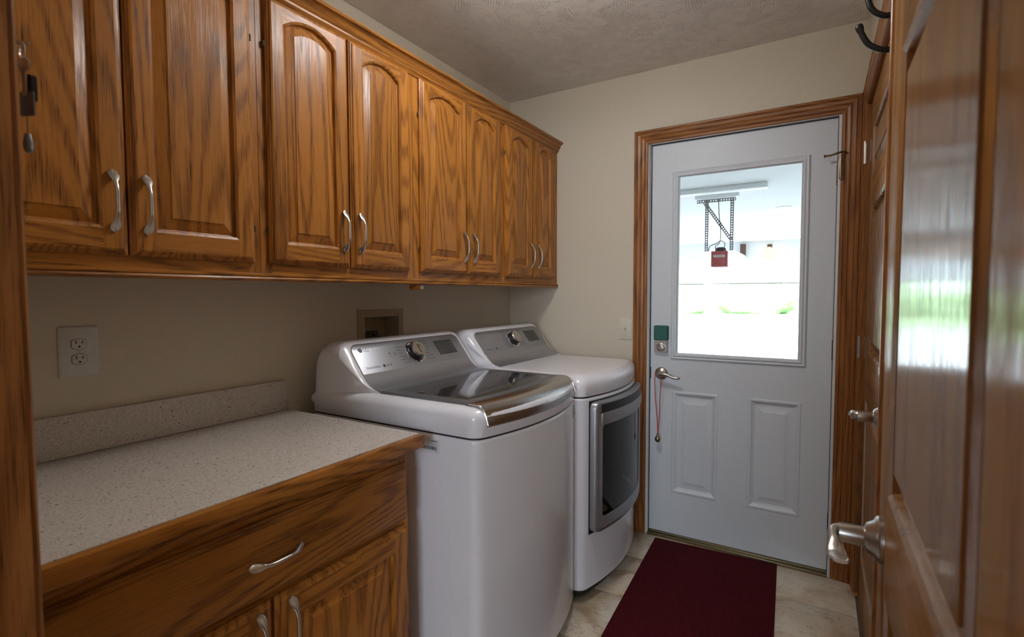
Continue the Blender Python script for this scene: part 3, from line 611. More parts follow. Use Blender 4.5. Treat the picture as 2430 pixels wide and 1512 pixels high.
# drawer front
Tdr = plus_x(BF + 0.0195 - bx, -2.402 - by_, 0.626); dw_, dh_ = 0.836, 0.166
R_ = lambda i: rect(0, dw_, 0, dh_, 0, i)
dr_ = MB().loft([lp(Tdr, R_(0), -0.019), lp(Tdr, R_(0), -0.011), lp(Tdr, R_(0.004), -0.009), lp(Tdr, R_(0.0045), -0.0065), lp(Tdr, R_(0.012), -0.004), lp(Tdr, R_(0.0125), -0.001), lp(Tdr, R_(0.017), 0)], True, True, True).build('drawer', 'oak_y', bc, smooth=22)
handle(dr_, (BF + 0.0195 - bx, -1.986 - by_, 0.706), True)
for p, q, hl in ((-2.402, -1.995, True), (-1.988, -1.566, False)):
    d = cabinet_door(bc, q - p, 0.495, 0.056, 0.058, 0.0, hl, 0.418)
    d.location = (BF + 0.0005 - bx, p - by_, 0.115)
ctp = empty('countertop', (0.3, -1.98, 0.84), 'speckled beige laminate countertop with an oak front edge and low backsplash', 'countertop')
MB().box(0.001 - 0.3, 0.628 - 0.3, FY + 0.002 + 1.98, -1.541 + 1.98, -0.0015, 0.037).build('top', 'laminate', ctp, 0.0008)
MB().box(0.6285 - 0.3, 0.650 - 0.3, FY + 0.002 + 1.98, -1.539 + 1.98, 0.0, 0.0365).build('edge_band', 'oak_y', ctp, 0.0025)
MB().box(0.001 - 0.3, 0.020 - 0.3, FY + 0.002 + 1.98, -1.548 + 1.98, 0.0375, 0.142).build('backsplash', 'laminate', ctp, 0.0008)

# ------------------------------------------------------------------ outlet, supply box
ou = empty('wall_outlet', (0, -2.121, 1.138), 'white duplex outlet on the wall above the counter', 'outlet')
To = plus_x(0, 0, 0)
MB().loft([lp(To, rrect(-0.041, 0.041, -0.064, 0.064, 0.003), 0), lp(To, rrect(-0.041, 0.041, -0.064, 0.064, 0.003), 0.0035), lp(To, rrect(-0.037, 0.037, -0.060, 0.060, 0.003), 0.006)], True, True, True).build('plate', 'plate_white', ou)
for zz in (-0.0195, 0.0195):
    cap = []
    for k in range(24):
        a = 2 * PI * k / 24; cap.append((max(-0.0165, min(0.0165, 0.0175 * math.cos(a) * 1.15)), zz + 0.0145 * math.sin(a)))
    MB().loft([lp(To, cap, 0.0058), lp(To, cap, 0.0064)], True, True, True).build('receptacle_gap', 'print_dark', ou)
    cap2 = [(u * 0.94, zz + (w - zz) * 0.94) for u, w in cap]
    r = MB().loft([lp(To, cap2, 0.006), lp(To, cap2, 0.008)], True, True, True).build('receptacle', 'plate_white', ou)
    for y, hh in ((-0.0065, 0.0042), (0.0065, 0.0036)): MB().tbox(To, y - 0.0011, y + 0.0011, zz + 0.001, zz + 0.001 + 2 * hh, 0.0078, 0.0083).build('slot', 'black', r)
    MB().lathe(lambda u, w, d: To(u, zz - 0.0065 + w, d), [(0.0026, 0.0078), (0.0026, 0.0083)], 12).build('slot', 'black', r)
MB().lathe(lambda u, w, d: To(u, w, d), [(0.003, 0.0058), (0.0027, 0.0075)], 12).build('screw', 'plate_white', ou)
wbx = empty('supply_box', (0, -1.069, 1.10), 'recessed tan water supply box in the wall behind the washer', 'supply box')
Tw = plus_x(0, 1.069, -1.10); Tw = lambda u, w, d: (d, u + 1.069, w - 1.10)
def ring_box(o, i, d0, d1):
    return MB().loft([lp(Tw, o, d0), lp(Tw, o, d1), lp(Tw, i, d1), lp(Tw, i, d0)], True)
ring_box(rect(-1.206, -0.940, 0.955, 1.219), rect(by0 + 0.002, by1 - 0.002, bz0 + 0.002, bz1 - 0.002), 0.0, 0.004).build('flange', 'wbox', wbx, 0.0008)
q = rect(by0 + 0.002, by1 - 0.002, bz0 + 0.002, bz1 - 0.002)
MB().loft([lp(Tw, q, 0.003), lp(Tw, q, -0.085)], True, False, True).build('recess', 'wbox', wbx)
MB().tbox(Tw, -1.135, -1.045, 1.110, 1.124, -0.06, -0.05).tube([Tw(-1.12, 1.0, -0.05), Tw(-1.12, 1.115, -0.05)], 0.012, 10).tube([Tw(-1.06, 1.0, -0.05), Tw(-1.06, 1.115, -0.05)], 0.012, 10).tbox(Tw, -1.115, -1.04, 1.06, 1.10, -0.055, -0.035).build('valve', 'valve', wbx)

# ------------------------------------------------------------------ washer and dryer
HALF = 0.343
def bowx(v, xfc, bow): return xfc + bow * (1 - (v / HALF) ** 2)
def footprint(xb, xfc, bow, i=0.0, rc=0.035, n=18, ib=None):
    h = HALF - i; xf = xfc - i; xb = xb + (ib or 0); f = lambda v: xf + bow * (1 - (v / HALF) ** 2)
    pts = [(xb, -h), (xb + 0.05, -h)]
    c0 = Vector((xf - rc, -h)); c1 = Vector((xf + bow * (1 - (h / HALF) ** 2), -h)); c2 = Vector((f(-h + rc), -h + rc))
    def bez(a, b, c): return [(a * (1 - t) ** 2 + b * 2 * t * (1 - t) + c * t * t) for t in (k / 8 for k in range(9))]
    pts += [tuple(p) for p in bez(c0, c1, c2)]
    for k in range(1, n // 2): v = -h + rc + (2 * h - 2 * rc) * k / n; pts.append((f(v), v))
    pts = pts + [(f(0), 0.0)] + [(p[0], -p[1]) for p in reversed(pts)]
    return pts
def machine(name, yc, dx, label, lid, words, brand_line):
    xb, xfc, bow = 0.075 + dx, 0.785 + dx * 0.75, 0.062
    r = empty(name, (0, yc, 0), label, 'washer' if lid else 'dryer')
    fp = lambda i, z, ib=0: [(x, y, z) for x, y in footprint(xb, xfc, bow, i, ib=ib)]
    MB().loft([fp(0.004, 0.055), fp(0.0, 0.060), fp(0.0, 0.064), fp(0.0, 0.848), fp(0.0, 0.852), fp(0.003, 0.857)], True, True, True).build('cabinet', 'enamel', r, smooth=60)
    MB().loft([fp(0.035, 0.012, 0.03), fp(0.035, 0.058, 0.03)], True, True, True).build('base', 'toe_black', r)  # black block stands in for the shade of the toe gap
    for y in (-0.27, 0.27):
        for x in (xb + 0.08, xfc - 0.09): MB().lathe(lambda u, w, d: (x + u, y + w, d), [(0.018, 0), (0.018, 0.008), (0.008, 0.010), (0.008, 0.02)], 12).build('foot', 'toe_black', r)
    MB().loft([fp(0.006, 0.855), fp(0.006, 0.866)], True, True, True).build('seam_shade', 'black', r)  # black strip put in for the shade in the joint under the cover
    ls = [fp(0.002, 0.8635), fp(0.0, 0.866)]
    R0 = 0.034 if lid else 0.046; ztop = 0.950
    ls.append(fp(0.0, ztop - R0))
    for k in range(1, 8):
        a = PI / 2 * k / 7; ls.append(fp(R0 * 1.25 * (1 - math.cos(a)), ztop - R0 + R0 * math.sin(a)))
    ls.append(fp(R0 * 1.25 + 0.05, ztop + 0.003))
    MB().loft(ls, True, True, True).build('top_cover', 'enamel', r, smooth=40)
    # console
    prof = [(0.079, 0.905), (0.083, 1.055), (0.090, 1.083), (0.104, 1.103), (0.132, 1.113), (0.155, 1.117), (0.180, 1.117), (0.198, 1.113), (0.209, 1.104), (0.230, 1.076), (0.255, 1.043), (0.283, 1.005), (0.300, 0.984), (0.318, 0.968), (0.340, 0.958), (0.362, 0.9535), (0.366, 0.944)]
    prof = [(x + dx, z) for x, z in prof]
    secs = []; rr = 0.050
    vs = []
    for k in range(10):
        a = PI / 2 * k / 9; vs.append((-HALF + 0.001 + rr * (1 - math.cos(a)), rr * (1 - math.sin(a))))
    allv = vs + [(-v, i) for v, i in reversed(vs)]
    for v, i in allv:
        sec = []
        for x, z in prof:
            f = min(1, max(0, (z - 0.95) / 0.167)); ii = i * f
            sm = min(1, max(0, (x - dx - 0.22) / 0.14)); sm = sm * sm * (3 - 2 * sm); ed = min(1, max(0, (abs(v) - 0.29) / 0.05))
            sec.append((x - ii * 0.25 * (1 if x > 0.2 + dx else -1), v - math.copysign(0.036 * sm * ed, v), z - ii * 1.0 * f))
        secs.append(sec)
    MB().loft(secs, True, True, True).build('console', 'enamel', r, smooth=45)
    # control panel on the slope
    B0 = Vector((0.2835 + dx, 0, 1.004)); T0 = Vector((0.2115 + dx, 0, 1.1005)); ew = (T0 - B0); Lw = ew.length; ew.normalize(); nn = Vector((ew.z, 0, -ew.x))
    if nn.x < 0: nn = -nn
    U0, U1 = -0.303, 0.300; UW = U1 - U0
    Tp = lambda u, w, d: tuple(B0 + Vector((0, U0 + u, 0)) + ew * w + nn * d)
    sh = lambda i: [(i, 0.0)] + [(UW - i, 0.0)] + [(UW - 0.03 + (0.03 - i) * math.cos(a), Lw - 0.03 + (0.03 - i) * math.sin(a)) for a in (PI / 2 * k / 6 for k in range(7))] + [(0.03 - (0.03 - i) * math.sin(a), Lw - 0.03 + (0.03 - i) * math.cos(a)) for a in (PI / 2 * k / 6 for k in range(7))]
    MB().loft([lp(Tp, sh(-0.003), -0.002), lp(Tp, sh(-0.003), 0.0025), lp(Tp, sh(-0.001), 0.0025)], True, True, True).build('panel_rim', 'chrome' if lid else 'print_grey', r)
    cp = MB().loft([lp(Tp, sh(0.0), 0.0), lp(Tp, sh(0.0), 0.003), lp(Tp, sh(0.001), 0.0036)], True, True, True).build('control_panel', 'silver', r)
    st = [(x, z) for x, z in prof if 0.280 + dx <= x <= 0.365 + dx]; st = [(0.2835 + dx, 1.0045)] + st
    A_ = [[(x + 0.0022, v, z + 0.0022) for x, z in st] for v in (U0 - 0.001, U1 + 0.001)]; B_ = [[(x - 0.004, v, z - 0.004) for x, z in st] for v in (U0 - 0.001, U1 + 0.001)]
    L0 = A_[0] + B_[0][::-1]; L1 = A_[1] + B_[1][::-1]
    MB().loft([L0, L1], True, True, True).build('console_strip', 'silver', r, smooth=50)
    dd = 0.0040
    # display
    MB().loft([lp(Tp, [(0.437, 0.030), (0.553, 0.030), (0.548, 0.098), (0.432, 0.098)], 0.0034), lp(Tp, [(0.437, 0.030), (0.553, 0.030), (0.548, 0.098), (0.432, 0.098)], 0.0040)], True, True, True).build('display', 'display', cp)
    for k in range(4): [MB().tbox(Tp, a_, a_ + 0.016, 0.038 + 0.014 * k, 0.0395 + 0.014 * k, 0.0039, 0.0042).build('display_mark', 'print_grey', cp) for a_ in (0.445, 0.528)]
    # dial
    Tk = lambda u, w, d: Tp(0.297 + u, 0.060 + w, d)
    MB().lathe(Tk, [(0.047, 0.003), (0.047, 0.005), (0.043, 0.006), (0.040, 0.0045)], 36).build('dial_ring', 'chrome', cp)
    MB().lathe(Tk, [(0.036, 0.004), (0.035, 0.022), (0.0345, 0.026)], 36).build('dial_skirt', 'black', cp)
    MB().lathe(Tk, [(0.0345, 0.025), (0.0345, 0.031), (0.032, 0.0335), (0.0, 0.0335)][:3], 36).build('dial_knob', 'steel', cp)
    if lid:
        MB().add([Tk(-0.003, 0.018, 0.0345), Tk(0.003, 0.018, 0.0345), Tk(0.003, -0.020, 0.0345), Tk(-0.003, -0.020, 0.0345), Tk(0.026, -0.006, 0.0345), Tk(0.026, 0.0, 0.0345)], [(0, 1, 2, 3), (0, 1, 4)]).build('dial_pointer', 'brass', cp)
    # lettering
    MB().lathe(lambda u, w, d: Tp(0.036 + u, 0.096 + w, d), [(0.0095, 0.003), (0.0095, dd)], 24).build('emblem', 'print_grey', cp)
    text_obj('LG', 0.021, Tp, 0.049, 0.0885, dd, 'print_grey', cp)
    MB().lathe(lambda u, w, d: Tp(0.190 + u, 0.066 + w, d), [(0.0075, 0.003), (0.0075, dd)], 20).build('power_button', 'print_grey', cp)
    MB().lathe(lambda u, w, d: Tp(0.190 + u, 0.066 + w, d), [(0.0060, 0.003), (0.0060, dd + 0.0003)], 20).tbox(Tp, 0.1893, 0.1907, 0.066, 0.0745, 0.003, dd + 0.0005).build('power_symbol', 'silver', cp)
    MB().lathe(lambda u, w, d: Tp(0.163 + u, 0.068 + w, d), [(0.005, 0.003), (0.005, dd)], 16).tbox(Tp, 0.158, 0.168, 0.056, 0.058, 0.003, dd).build('remote_symbol', 'print_grey', cp)
    text_obj(brand_line, 0.0125, Tp, 0.024, 0.018, dd, 'print_dark', cp)
    x = 0.110
    for k, w_ in enumerate((0.008, 0.006, 0.006)):
        MB().lathe(lambda u, w, d: Tp(x + u, 0.022 + w, d), [(w_ * 0.8, 0.003), (w_ * 0.8, dd)], 14).build('feature_icon', 'print_dark' if k == 0 else 'print_grey', cp); x += 0.017
    for k, wd in enumerate(words[0]): text_obj(wd, 0.0088, Tp, 0.208 + 0.003 * abs(k - 3) - 0.004, 0.103 - 0.0142 * k, dd, 'print_dark', cp)
    for k, wd in enumerate(words[1]): text_obj(wd, 0.0088, Tp, 0.352 - 0.003 * abs(k - 3) + 0.004, 0.103 - 0.0142 * k, dd, 'print_dark', cp)
    text_obj('> II', 0.012, Tp, 0.408, 0.058, dd, 'print_dark', cp); text_obj('Smart', 0.007, Tp, 0.500, 0.014, dd, 'print_dark', cp)
    return r, xb, xfc, bow, Tp
WY, DY = -1.132, -0.434
wa, xb, xfc, bow, Tp = machine('washing_machine', WY, 0.0, 'white top-loading washer with a dark glass lid beside the counter', True,
    (('Normal', 'Heavy Duty', 'Bedding', 'Sanitary', 'Allergiene', 'Bright Whites', 'Tub Clean'), ('Drain+Spin', 'Hand Wash', 'Waterproof', 'Delicates', 'Towels', 'Speed Wash', 'Downloaded')), 'Direct Drive')
# washer lid
ZL = 0.9535; LH = 0.305
fx = lambda v: 0.722 + 0.040 * (1 - (v / HALF) ** 2)
def lid_loop(i, z, back=0.372, m=14):
    pts = [(back + i, -LH + i), ] + [(fx(v) - i, v) for v in [(-LH + i) + (2 * LH - 2 * i) * k / m for k in range(m + 1)]] + [(back + i, LH - i)]
    return [(x, y, z) for x, y in pts]
MB().loft([lid_loop(0, ZL - 0.004), lid_loop(0, ZL + 0.003), lid_loop(0.002, ZL + 0.005), lid_loop(0.034, ZL + 0.005), lid_loop(0.034, ZL + 0.003)], True, True, False).build('lid_frame', 'silver_dark', wa)
MB().loft([lid_loop(0.0335, ZL), lid_loop(0.0335, ZL + 0.0045)], True, True, True).build('lid_glass', 'lid_glass', wa)
MB().box(0.352, 0.371, -LH, LH, ZL - 0.004, ZL + 0.006).build('lid_hinge_bar', 'silver', wa, 0.002)
secs = []; m = 26
for k in range(m + 1):
    v = -LH + 2 * LH * k / m; x0 = fx(v); x1 = bowx(v, xfc, bow) + 0.004; L = x1 - x0
    top = [(0.0, ZL + 0.0055), (0.25, ZL + 0.0060), (0.5, ZL + 0.0035), (0.7, ZL - 0.004), (0.85, ZL - 0.016), (0.95, ZL - 0.034), (1.0, ZL - 0.056)]
    secs.append([(x0 + L * a, v, z) for a, z in top] + [(x0 + L * a - 0.012, v, z - 0.016) for a, z in reversed(top)])
MB().loft(secs, True, True, True).build('lid_handle', 'steel', wa, smooth=50)
for s in (-1, 1):
    vs_ = s * (LH + 0.0012); x0 = fx(LH); x1 = bowx(LH, xfc, bow) + 0.006
    MB().tube(spath([(x0, vs_, ZL + 0.003), (x0 + 0.04, vs_, ZL + 0.0), (x1 - 0.012, vs_, ZL - 0.02), (x1, vs_, ZL - 0.055)], 5), 0.003, 8).build('lid_edge_chrome', 'chrome', wa)
# embossed line and stickers on the washer side
yS = -HALF - 0.0004
arc = [(0.52 + 0.17 * math.sin(a), 0.60 + 0.155 * math.cos(a)) for a in (PI / 2 * k / 12 for k in range(13))]
pth = [(0.45, 0.750)] + [(0.52 + 0.17 * math.sin(a), 0.59 + 0.16 * math.cos(a)) for a in (PI / 2 * k / 14 for k in range(15))] + [(0.693, 0.45), (0.694, 0.14)]
MB().tube([(x, yS + 0.0004, z) for x, z in pth], 0.0014, 6).build('embossed_line', 'enamel', wa)
Tst = lambda u, w, d: (u, -HALF - d, w)
stk = MB().tbox(Tst, 0.575, 0.652, 0.800, 0.843, 0.0, 0.0006).build('barcode_sticker', 'sticker', wa)
x = 0.583; bars = MB()
while x < 0.642:
    w_ = random.choice((0.0007, 0.0012, 0.0018)); bars.tbox(Tst, x, x + w_, 0.809, 0.821, 0.0005, 0.0009); x += w_ + random.choice((0.0008, 0.0014))
x = 0.620
while x < 0.643: bars.tbox(Tst, x, x + 0.0009, 0.834, 0.839, 0.0005, 0.0009); x += 0.0017
bars.build('barcode', 'print_dark', stk)
text_obj('247YWXK6UA21', 0.0060, Tst, 0.600, 0.8245, 0.0008, 'print_dark', stk); text_obj('T1792V', 0.0035, Tst, 0.632, 0.804, 0.0008, 'print_dark', stk)
Tfr = lambda u, w, d: (bowx(u, xfc, bow) + d, u, w)
es = MB().loft([lp(Tfr, rect(0.290, 0.318, 0.795, 0.842), -0.001), lp(Tfr, rect(0.290, 0.318, 0.795, 0.842), 0.0012)], True, True, True).build('front_sticker', 'sticker_blue', wa)
MB().lathe(lambda u, w, d: Tfr(0.309 + u, 0.812 + w, d), [(0.007, 0.0), (0.007, 0.0022), (0.004, 0.0022), (0.004, 0.001)], 16).build('sticker_ring', 'print_dark', es)
MB().loft([lp(Tfr, rect(0.290, 0.298, 0.800, 0.825), 0.0), lp(Tfr, rect(0.290, 0.298, 0.800, 0.825), 0.0018)], True, True, True).build('sticker_block', 'ivory', es)
MB().tube([(0.045, -HALF + 0.03, 0.905), (0.078, -HALF + 0.03, 0.905)], 0.02, 12).build('hose_inlet', 'enamel', wa)
# dryer
dy, xb, xfc, bow, Tp = machine('clothes_dryer', DY, 0.034, 'white front-loading dryer with a grey glass door beside the back wall', False,
    (('Heavy Duty', 'Towels', 'Normal', 'Perm Press', 'Delicates', 'Bedding', 'Small Load'), ('Antibacterial', 'Steam Fresh', 'Sanitary', 'Speed Dry', 'Air Dry', 'Time Dry', 'Downloaded')), 'Sensor Dry')
Tf2 = lambda u, w, d: (bowx(u, xfc, bow) + d, u, w)
def bloop(u0, u1, w0, w1, r, d, n=4, mid=10):
    """rounded rectangle with extra points along the long edges so that it follows the bowed front"""
    c = rrect(u0, u1, w0, w1, r, n); m_ = n + 1; q = [c[i * m_:(i + 1) * m_] for i in range(4)]; pts = []
    pts += q[0] + q[1] + [(u1 - r + (u0 - u1 + 2 * r) * k / mid, w1) for k in range(1, mid)] + q[2] + q[3] + [(u0 + r + (u1 - u0 - 2 * r) * k / mid, w0) for k in range(1, mid)]
    return lp(Tf2, pts, d)
def plate(u0, u1, w0, w1, d0, d1, n=14):
    return MB().loft([lp(Tf2, [(u, w0), (u, w1)], d0) + lp(Tf2, [(u, w1), (u, w0)], d1) for u in (u0 + (u1 - u0) * k / n for k in range(n + 1))], True, True, True)
D0, D1, E0, E1 = -0.295, 0.318, 0.292, 0.838
plate(D0 - 0.006, D1 + 0.006, E0 - 0.006, E1 + 0.006, -0.004, 0.0012).build('door_gap', 'black', dy)
frm = MB().loft([bloop(D0, D1, E0, E1, 0.028, -0.004), bloop(D0, D1, E0, E1, 0.028, 0.020), bloop(D0 + 0.003, D1 - 0.003, E0 + 0.003, E1 - 0.003, 0.026, 0.027), bloop(D0 + 0.010, D1 - 0.010, E0 + 0.010, E1 - 0.010, 0.022, 0.030), bloop(D0 + 0.022, D1 - 0.022, E0 + 0.020, E1 - 0.045, 0.018, 0.029), bloop(D0 + 0.048, D1 - 0.040, E0 + 0.058, E1 - 0.098, 0.02, 0.024), bloop(D0 + 0.050, D1 - 0.042, E0 + 0.060, E1 - 0.100, 0.02, 0.004)])
ddr = frm.build('door', 'silver', dy, smooth=40)
plate(D0 + 0.044, D1 - 0.036, E0 + 0.054, E1 - 0.094, 0.0195, 0.0215).build('door_window', 'glass_smoke', ddr, smooth=40)
plate(D0 + 0.030, D1 - 0.030, E1 - 0.050, E1 - 0.010, 0.0285, 0.0305).build('grip_shade', 'black', ddr, smooth=40)  # flat black plate paints the shade of the grip recess
plate(D0 + 0.032, D1 - 0.032, E1 - 0.096, E1 - 0.046, 0.026, 0.0345).build('grip', 'silver', ddr, 0.0015, smooth=40)
plate(D0 + 0.050, D1 - 0.042, E0 + 0.060, E1 - 0.100, 0.0025, 0.0042).build('door_back', 'drum', ddr)
ell = lambda r_, d: [Tf2(0.030 + 0.225 * r_ * math.cos(a), 0.560 + 0.180 * r_ * math.sin(a), d) for a in (2 * PI * k / 36 for k in range(36))]
MB().loft([ell(1.0, 0.004), ell(0.98, 0.010), ell(0.95, 0.011), ell(0.90, 0.0065), ell(0.80, 0.0055), ell(0.5, 0.005), ell(0.2, 0.005)], True, False, True).build('door_liner', 'drum', ddr, smooth=50)

# ------------------------------------------------------------------ rug, keys, ceiling lamp
ra = math.radians(2.6)
rg = MB().box(-0.283, 0.283, -1.55, 0.0, 0.0005, 0.007).build('rug', 'rug', None, 0.002, loc=(1.196, -0.002, 0)); rg.rotation_euler = (0, 0, ra)
tag(rg, 'dark maroon runner rug on the tile floor in front of the white door', 'rug')
rg.location = (1.194, -0.028, 0)
ky = empty('key_bunch', (0.748, FY + 0.0248, 1.520), 'bunch of keys with a tag hanging at the left doorway edge', 'keys')
ky.scale = (0.8, 0.8, 0.8)
MB().tube([(0, -0.016, 0.10), (0, 0.012, 0.10), (0, 0.016, 0.106)], 0.002, 8).build('hook', 'brass', ky)
MB().tube([(0.012 * math.cos(a), 0.008, 0.090 + 0.012 * math.sin(a)) for a in (2 * PI * k / 16 for k in range(17))], 0.001, 6).build('key_ring', 'nickel', ky)
kh = MB(); Tk2 = lambda u, w, d: (u * 0.75, 0.008 + d + u * 0.35, w)
kh.loft([lp(Tk2, [(0.013 * math.cos(a) * 1.0, 0.068 + 0.012 * math.sin(a)) for a in (2 * PI * k / 8 + 0.39 for k in range(8))], d) for d in (0.0, 0.0025)], True, True, True).tbox(Tk2, -0.004, 0.004, 0.020, 0.058, 0.0, 0.002)
kh.build('key', 'nickel', ky)
MB().loft([lp(Tk2, rrect(-0.008, 0.012, 0.012, 0.054, 0.006), 0.003), lp(Tk2, rrect(-0.007, 0.012, 0.012, 0.054, 0.006), 0.010)], True, True, True).build('fob', 'black', ky)
MB().loft([lp(Tk2, rrect(-0.012, 0.018, -0.012, 0.026, 0.003), 0.001), lp(Tk2, rrect(-0.012, 0.018, -0.012, 0.026, 0.003), 0.003)], True, True, True).build('tag', 'silver_dark', ky)
MB().tube([Tk2(0.001, -0.010, 0.002), Tk2(0.001, -0.042, 0.002)], 0.001, 6).build('tag_cord', 'brown', ky)
MB().lathe(lambda u, w, d: (u + 0.001, 0.010 + w, d), [(0.004, -0.040), (0.0055, -0.046), (0.007, -0.056), (0.006, -0.066), (0.003, -0.070)], 12).build('pendant', 'silver_dark', ky)
lm = empty('ceiling_light', (0.93, -1.24, RZ), 'lit round glass ceiling light', 'ceiling light')
MB().lathe(lambda u, w, d: (u, w, -d), [(0.065, 0.0), (0.065, 0.012), (0.05, 0.018), (0.02, 0.022), (0.02, 0.078)], 32).build('canopy', 'jamb_white', lm)
MB().lathe(lambda u, w, d: (u, w, -d), [(0.03, 0.070), (0.08, 0.068), (0.118, 0.070), (0.130, 0.078), (0.124, 0.092), (0.104, 0.110), (0.072, 0.122), (0.038, 0.129), (0.01, 0.130)], 32).build('bowl', 'lamp_glass', lm)

# ------------------------------------------------------------------ garage seen through the door glass
GZ, GC, GY = -0.28, 2.27, 7.9
tag(MB().box(-3.2, 4.2, 0.13, GY + 0.15, GZ - 0.1, GZ).build('garage_floor', 'concrete'), 'concrete floor of the garage beyond the white door', 'floor', kind='structure')
tag(MB().box(-3.2, 4.2, 0.13, GY + 0.15, GC, GC + 0.06).build('garage_ceiling', 'garage_paint'), 'white garage ceiling seen through the door window', 'ceiling', kind='structure')
gw = MB().box(-3.3, -3.2, 0.13, GY, GZ, GC).box(4.2, 4.3, 0.13, GY, GZ, GC)
tag(gw.build('garage_wall_side', 'garage_paint'), 'white side walls of the garage', 'wall', kind='structure')
gh = MB().box(-3.2, 4.2, GY, GY + 0.15, 1.905, GC).box(-3.2, -2.6, GY, GY + 0.15, GZ, 1.905).box(3.6, 4.2, GY, GY + 0.15, GZ, 1.905)
tag(gh.build('garage_wall_far', 'garage_paint'), 'white garage header wall above the bright opening', 'wall', kind='structure')
tag(MB().box(-3.2, -0.1, 0.13, 0.14, GZ, GC).box(RX + 0.1, 4.2, 0.13, 0.14, GZ, GC).box(-0.1, RX + 0.1, 0.13, 0.14, GZ, -0.06).build('garage_wall_near', 'garage_paint'), 'garage side of the wall holding the white door', 'wall', kind='structure')
od = empty('garage_door', (0.5, GY - 0.03, 1.69), 'raised white overhead garage door section under the header', 'garage door')
for k in range(2): MB().box(-3.1 + 3.1 * k + 0.004, 3.1 * k - 0.004, -0.02, 0.02, -0.20, 0.215).build('panel', 'fibreglass', od)
MB().box(-3.1, 3.1, -0.024, 0.024, -0.222, -0.203).build('bottom_seal', 'hinge', od)
# opener
gp = empty('garage_opener', (0.785, 2.70, 1.65), 'red garage door opener hanging on a perforated bracket in the garage', 'garage opener')
MB().box(-0.075, 0.075, -0.12, 0.16, -0.105, 0.045).build('case', 'opener_red', gp, 0.006)
MB().box(-0.052, 0.052, -0.1225, -0.119, -0.015, 0.008).build('case_label', 'plate_white', gp)
text_obj('CRAFTSMAN', 0.013, lambda u, w, d: (u, -d, w), 0.0, -0.0085, 0.1230, 'print_dark', gp, align='CENTER')
MB().lathe(lambda u, w, d: (u, w - 0.04, d), [(0.05, 0.044), (0.05, 0.07), (0.035, 0.085)], 18).build('motor_cap', 'black', gp)
for s in (-1, 1):
    lens = [(0.077 * s, 0.045), (0.13 * s, 0.045), (0.195 * s, 0.012), (0.215 * s, -0.02), (0.215 * s, -0.075), (0.077 * s, -0.105)]
    MB().loft([[(x, -0.10, z) for x, z in lens], [(x, 0.14, z) for x, z in lens]], True, True, True).build('light_lens', 'opener_white', gp, 0.004)
def perf_bar(name, p0, p1, width, nrm, parent):
    p0, p1, nrm = Vector(p0), Vector(p1), Vector(nrm).normalized(); L = (p1 - p0).length; t = (p1 - p0).normalized(); b = nrm.cross(t); n = max(3, round(L / 0.024)); mb = MB(); c = L / n
    for i in range(n):
        o = p0 + t * (c * (i + 0.5)); q = []
        for k in range(8):
            a = PI / 4 * k; q.append(o + t * math.cos(a) * c * 0.29 + b * math.sin(a) * c * 0.29)
        h = [(1, 0), (1, 1), (0, 1), (-1, 1), (-1, 0), (-1, -1), (0, -1), (1, -1)]
        qo = [o + t * (x * c * 0.5) + b * (y * width * 0.5) for x, y in h]
        up_ = nrm * 0.0015
        mb.loft([[x - up_ for x in q], [x + up_ for x in q], [x + up_ for x in qo], [x - up_ for x in qo], [x - up_ for x in q]])
    return mb.build(name, 'galv', parent)
bxz = GC - 1.65 - 0.06
for (a, b_) in (((-0.14, 0.0, 0.02), (-0.14, 0.0, bxz)), ((0.092, 0.0, 0.02), (0.092, 0.0, bxz)), ((-0.235, -0.004, bxz - 0.008), (0.125, -0.004, bxz - 0.008)), ((-0.165, 0.004, bxz - 0.02), (0.088, 0.004, 0.16))):
    perf_bar('bracket_bar', a, b_, 0.032, (0, -1, 0), gp)
MB().tube(spath([(-0.03, -0.02, bxz), (-0.022, -0.02, 0.40), (-0.005, -0.02, 0.25), (-0.012, -0.02, 0.14), (-0.05, -0.02, 0.10), (-0.045, -0.02, 0.07), (0.02, -0.03, 0.075), (0.035, -0.03, 0.12), (0.0, -0.03, 0.15), (-0.05, -0.02, 0.125), (-0.10, -0.02, 0.105), (-0.12, -0.02, 0.05)], 6), 0.004, 6).build('cord', 'black', gp)
fl1 = empty('fluorescent_light', (0.66, 2.42, GC), 'white fluorescent strip light on the garage ceiling', 'strip light')
MB().box(-0.55, 0.55, -0.06, 0.06, -0.045, -0.0005).build('housing', 'fixture_white', fl1, 0.004)
MB().box(-0.12, 0.28, 0.22, 0.32, -0.05, -0.0005).build('mount_block', 'fixture_white', fl1, 0.003)
cn = empty('recessed_light', (1.25, 3.95, GC), 'small lit recessed light in the garage ceiling', 'recessed light')
MB().lathe(lambda u, w, d: (u, w, -d), [(0.085, 0.0005), (0.085, 0.006), (0.066, 0.007)], 28).build('ring', 'jamb_white', cn)
MB().lathe(lambda u, w, d: (u, w, -d), [(0.064, 0.004), (0.064, 0.009)], 28).build('lens', 'can_lit', cn)
bk = MB().box(-0.045, 0.045, -0.10, 0, -0.13, 0.12).build('wood_block', 'brown', None, 0.004, loc=(0.365, GY - 0.001, 2.10)); tag(bk, 'brown wooden block on the garage header wall', 'block')
bs = empty('wall_lamp', (0.815, GY - 0.12, 2.02), 'small amber glass bell lamp on the garage header wall', 'lamp')
MB().lathe(lambda u, w, d: (u, w, d), [(0.02, 0.12), (0.05, 0.10), (0.085, 0.04), (0.10, -0.04), (0.11, -0.09), (0.10, -0.09), (0.02, 0.10)], 20).build('shade', 'bulb_amber', bs)
MB().box(-0.012, 0.012, 0.0, 0.119, 0.11, 0.13).box(-0.04, 0.04, 0.105, 0.119, 0.06, 0.18).build('arm', 'brown', bs)
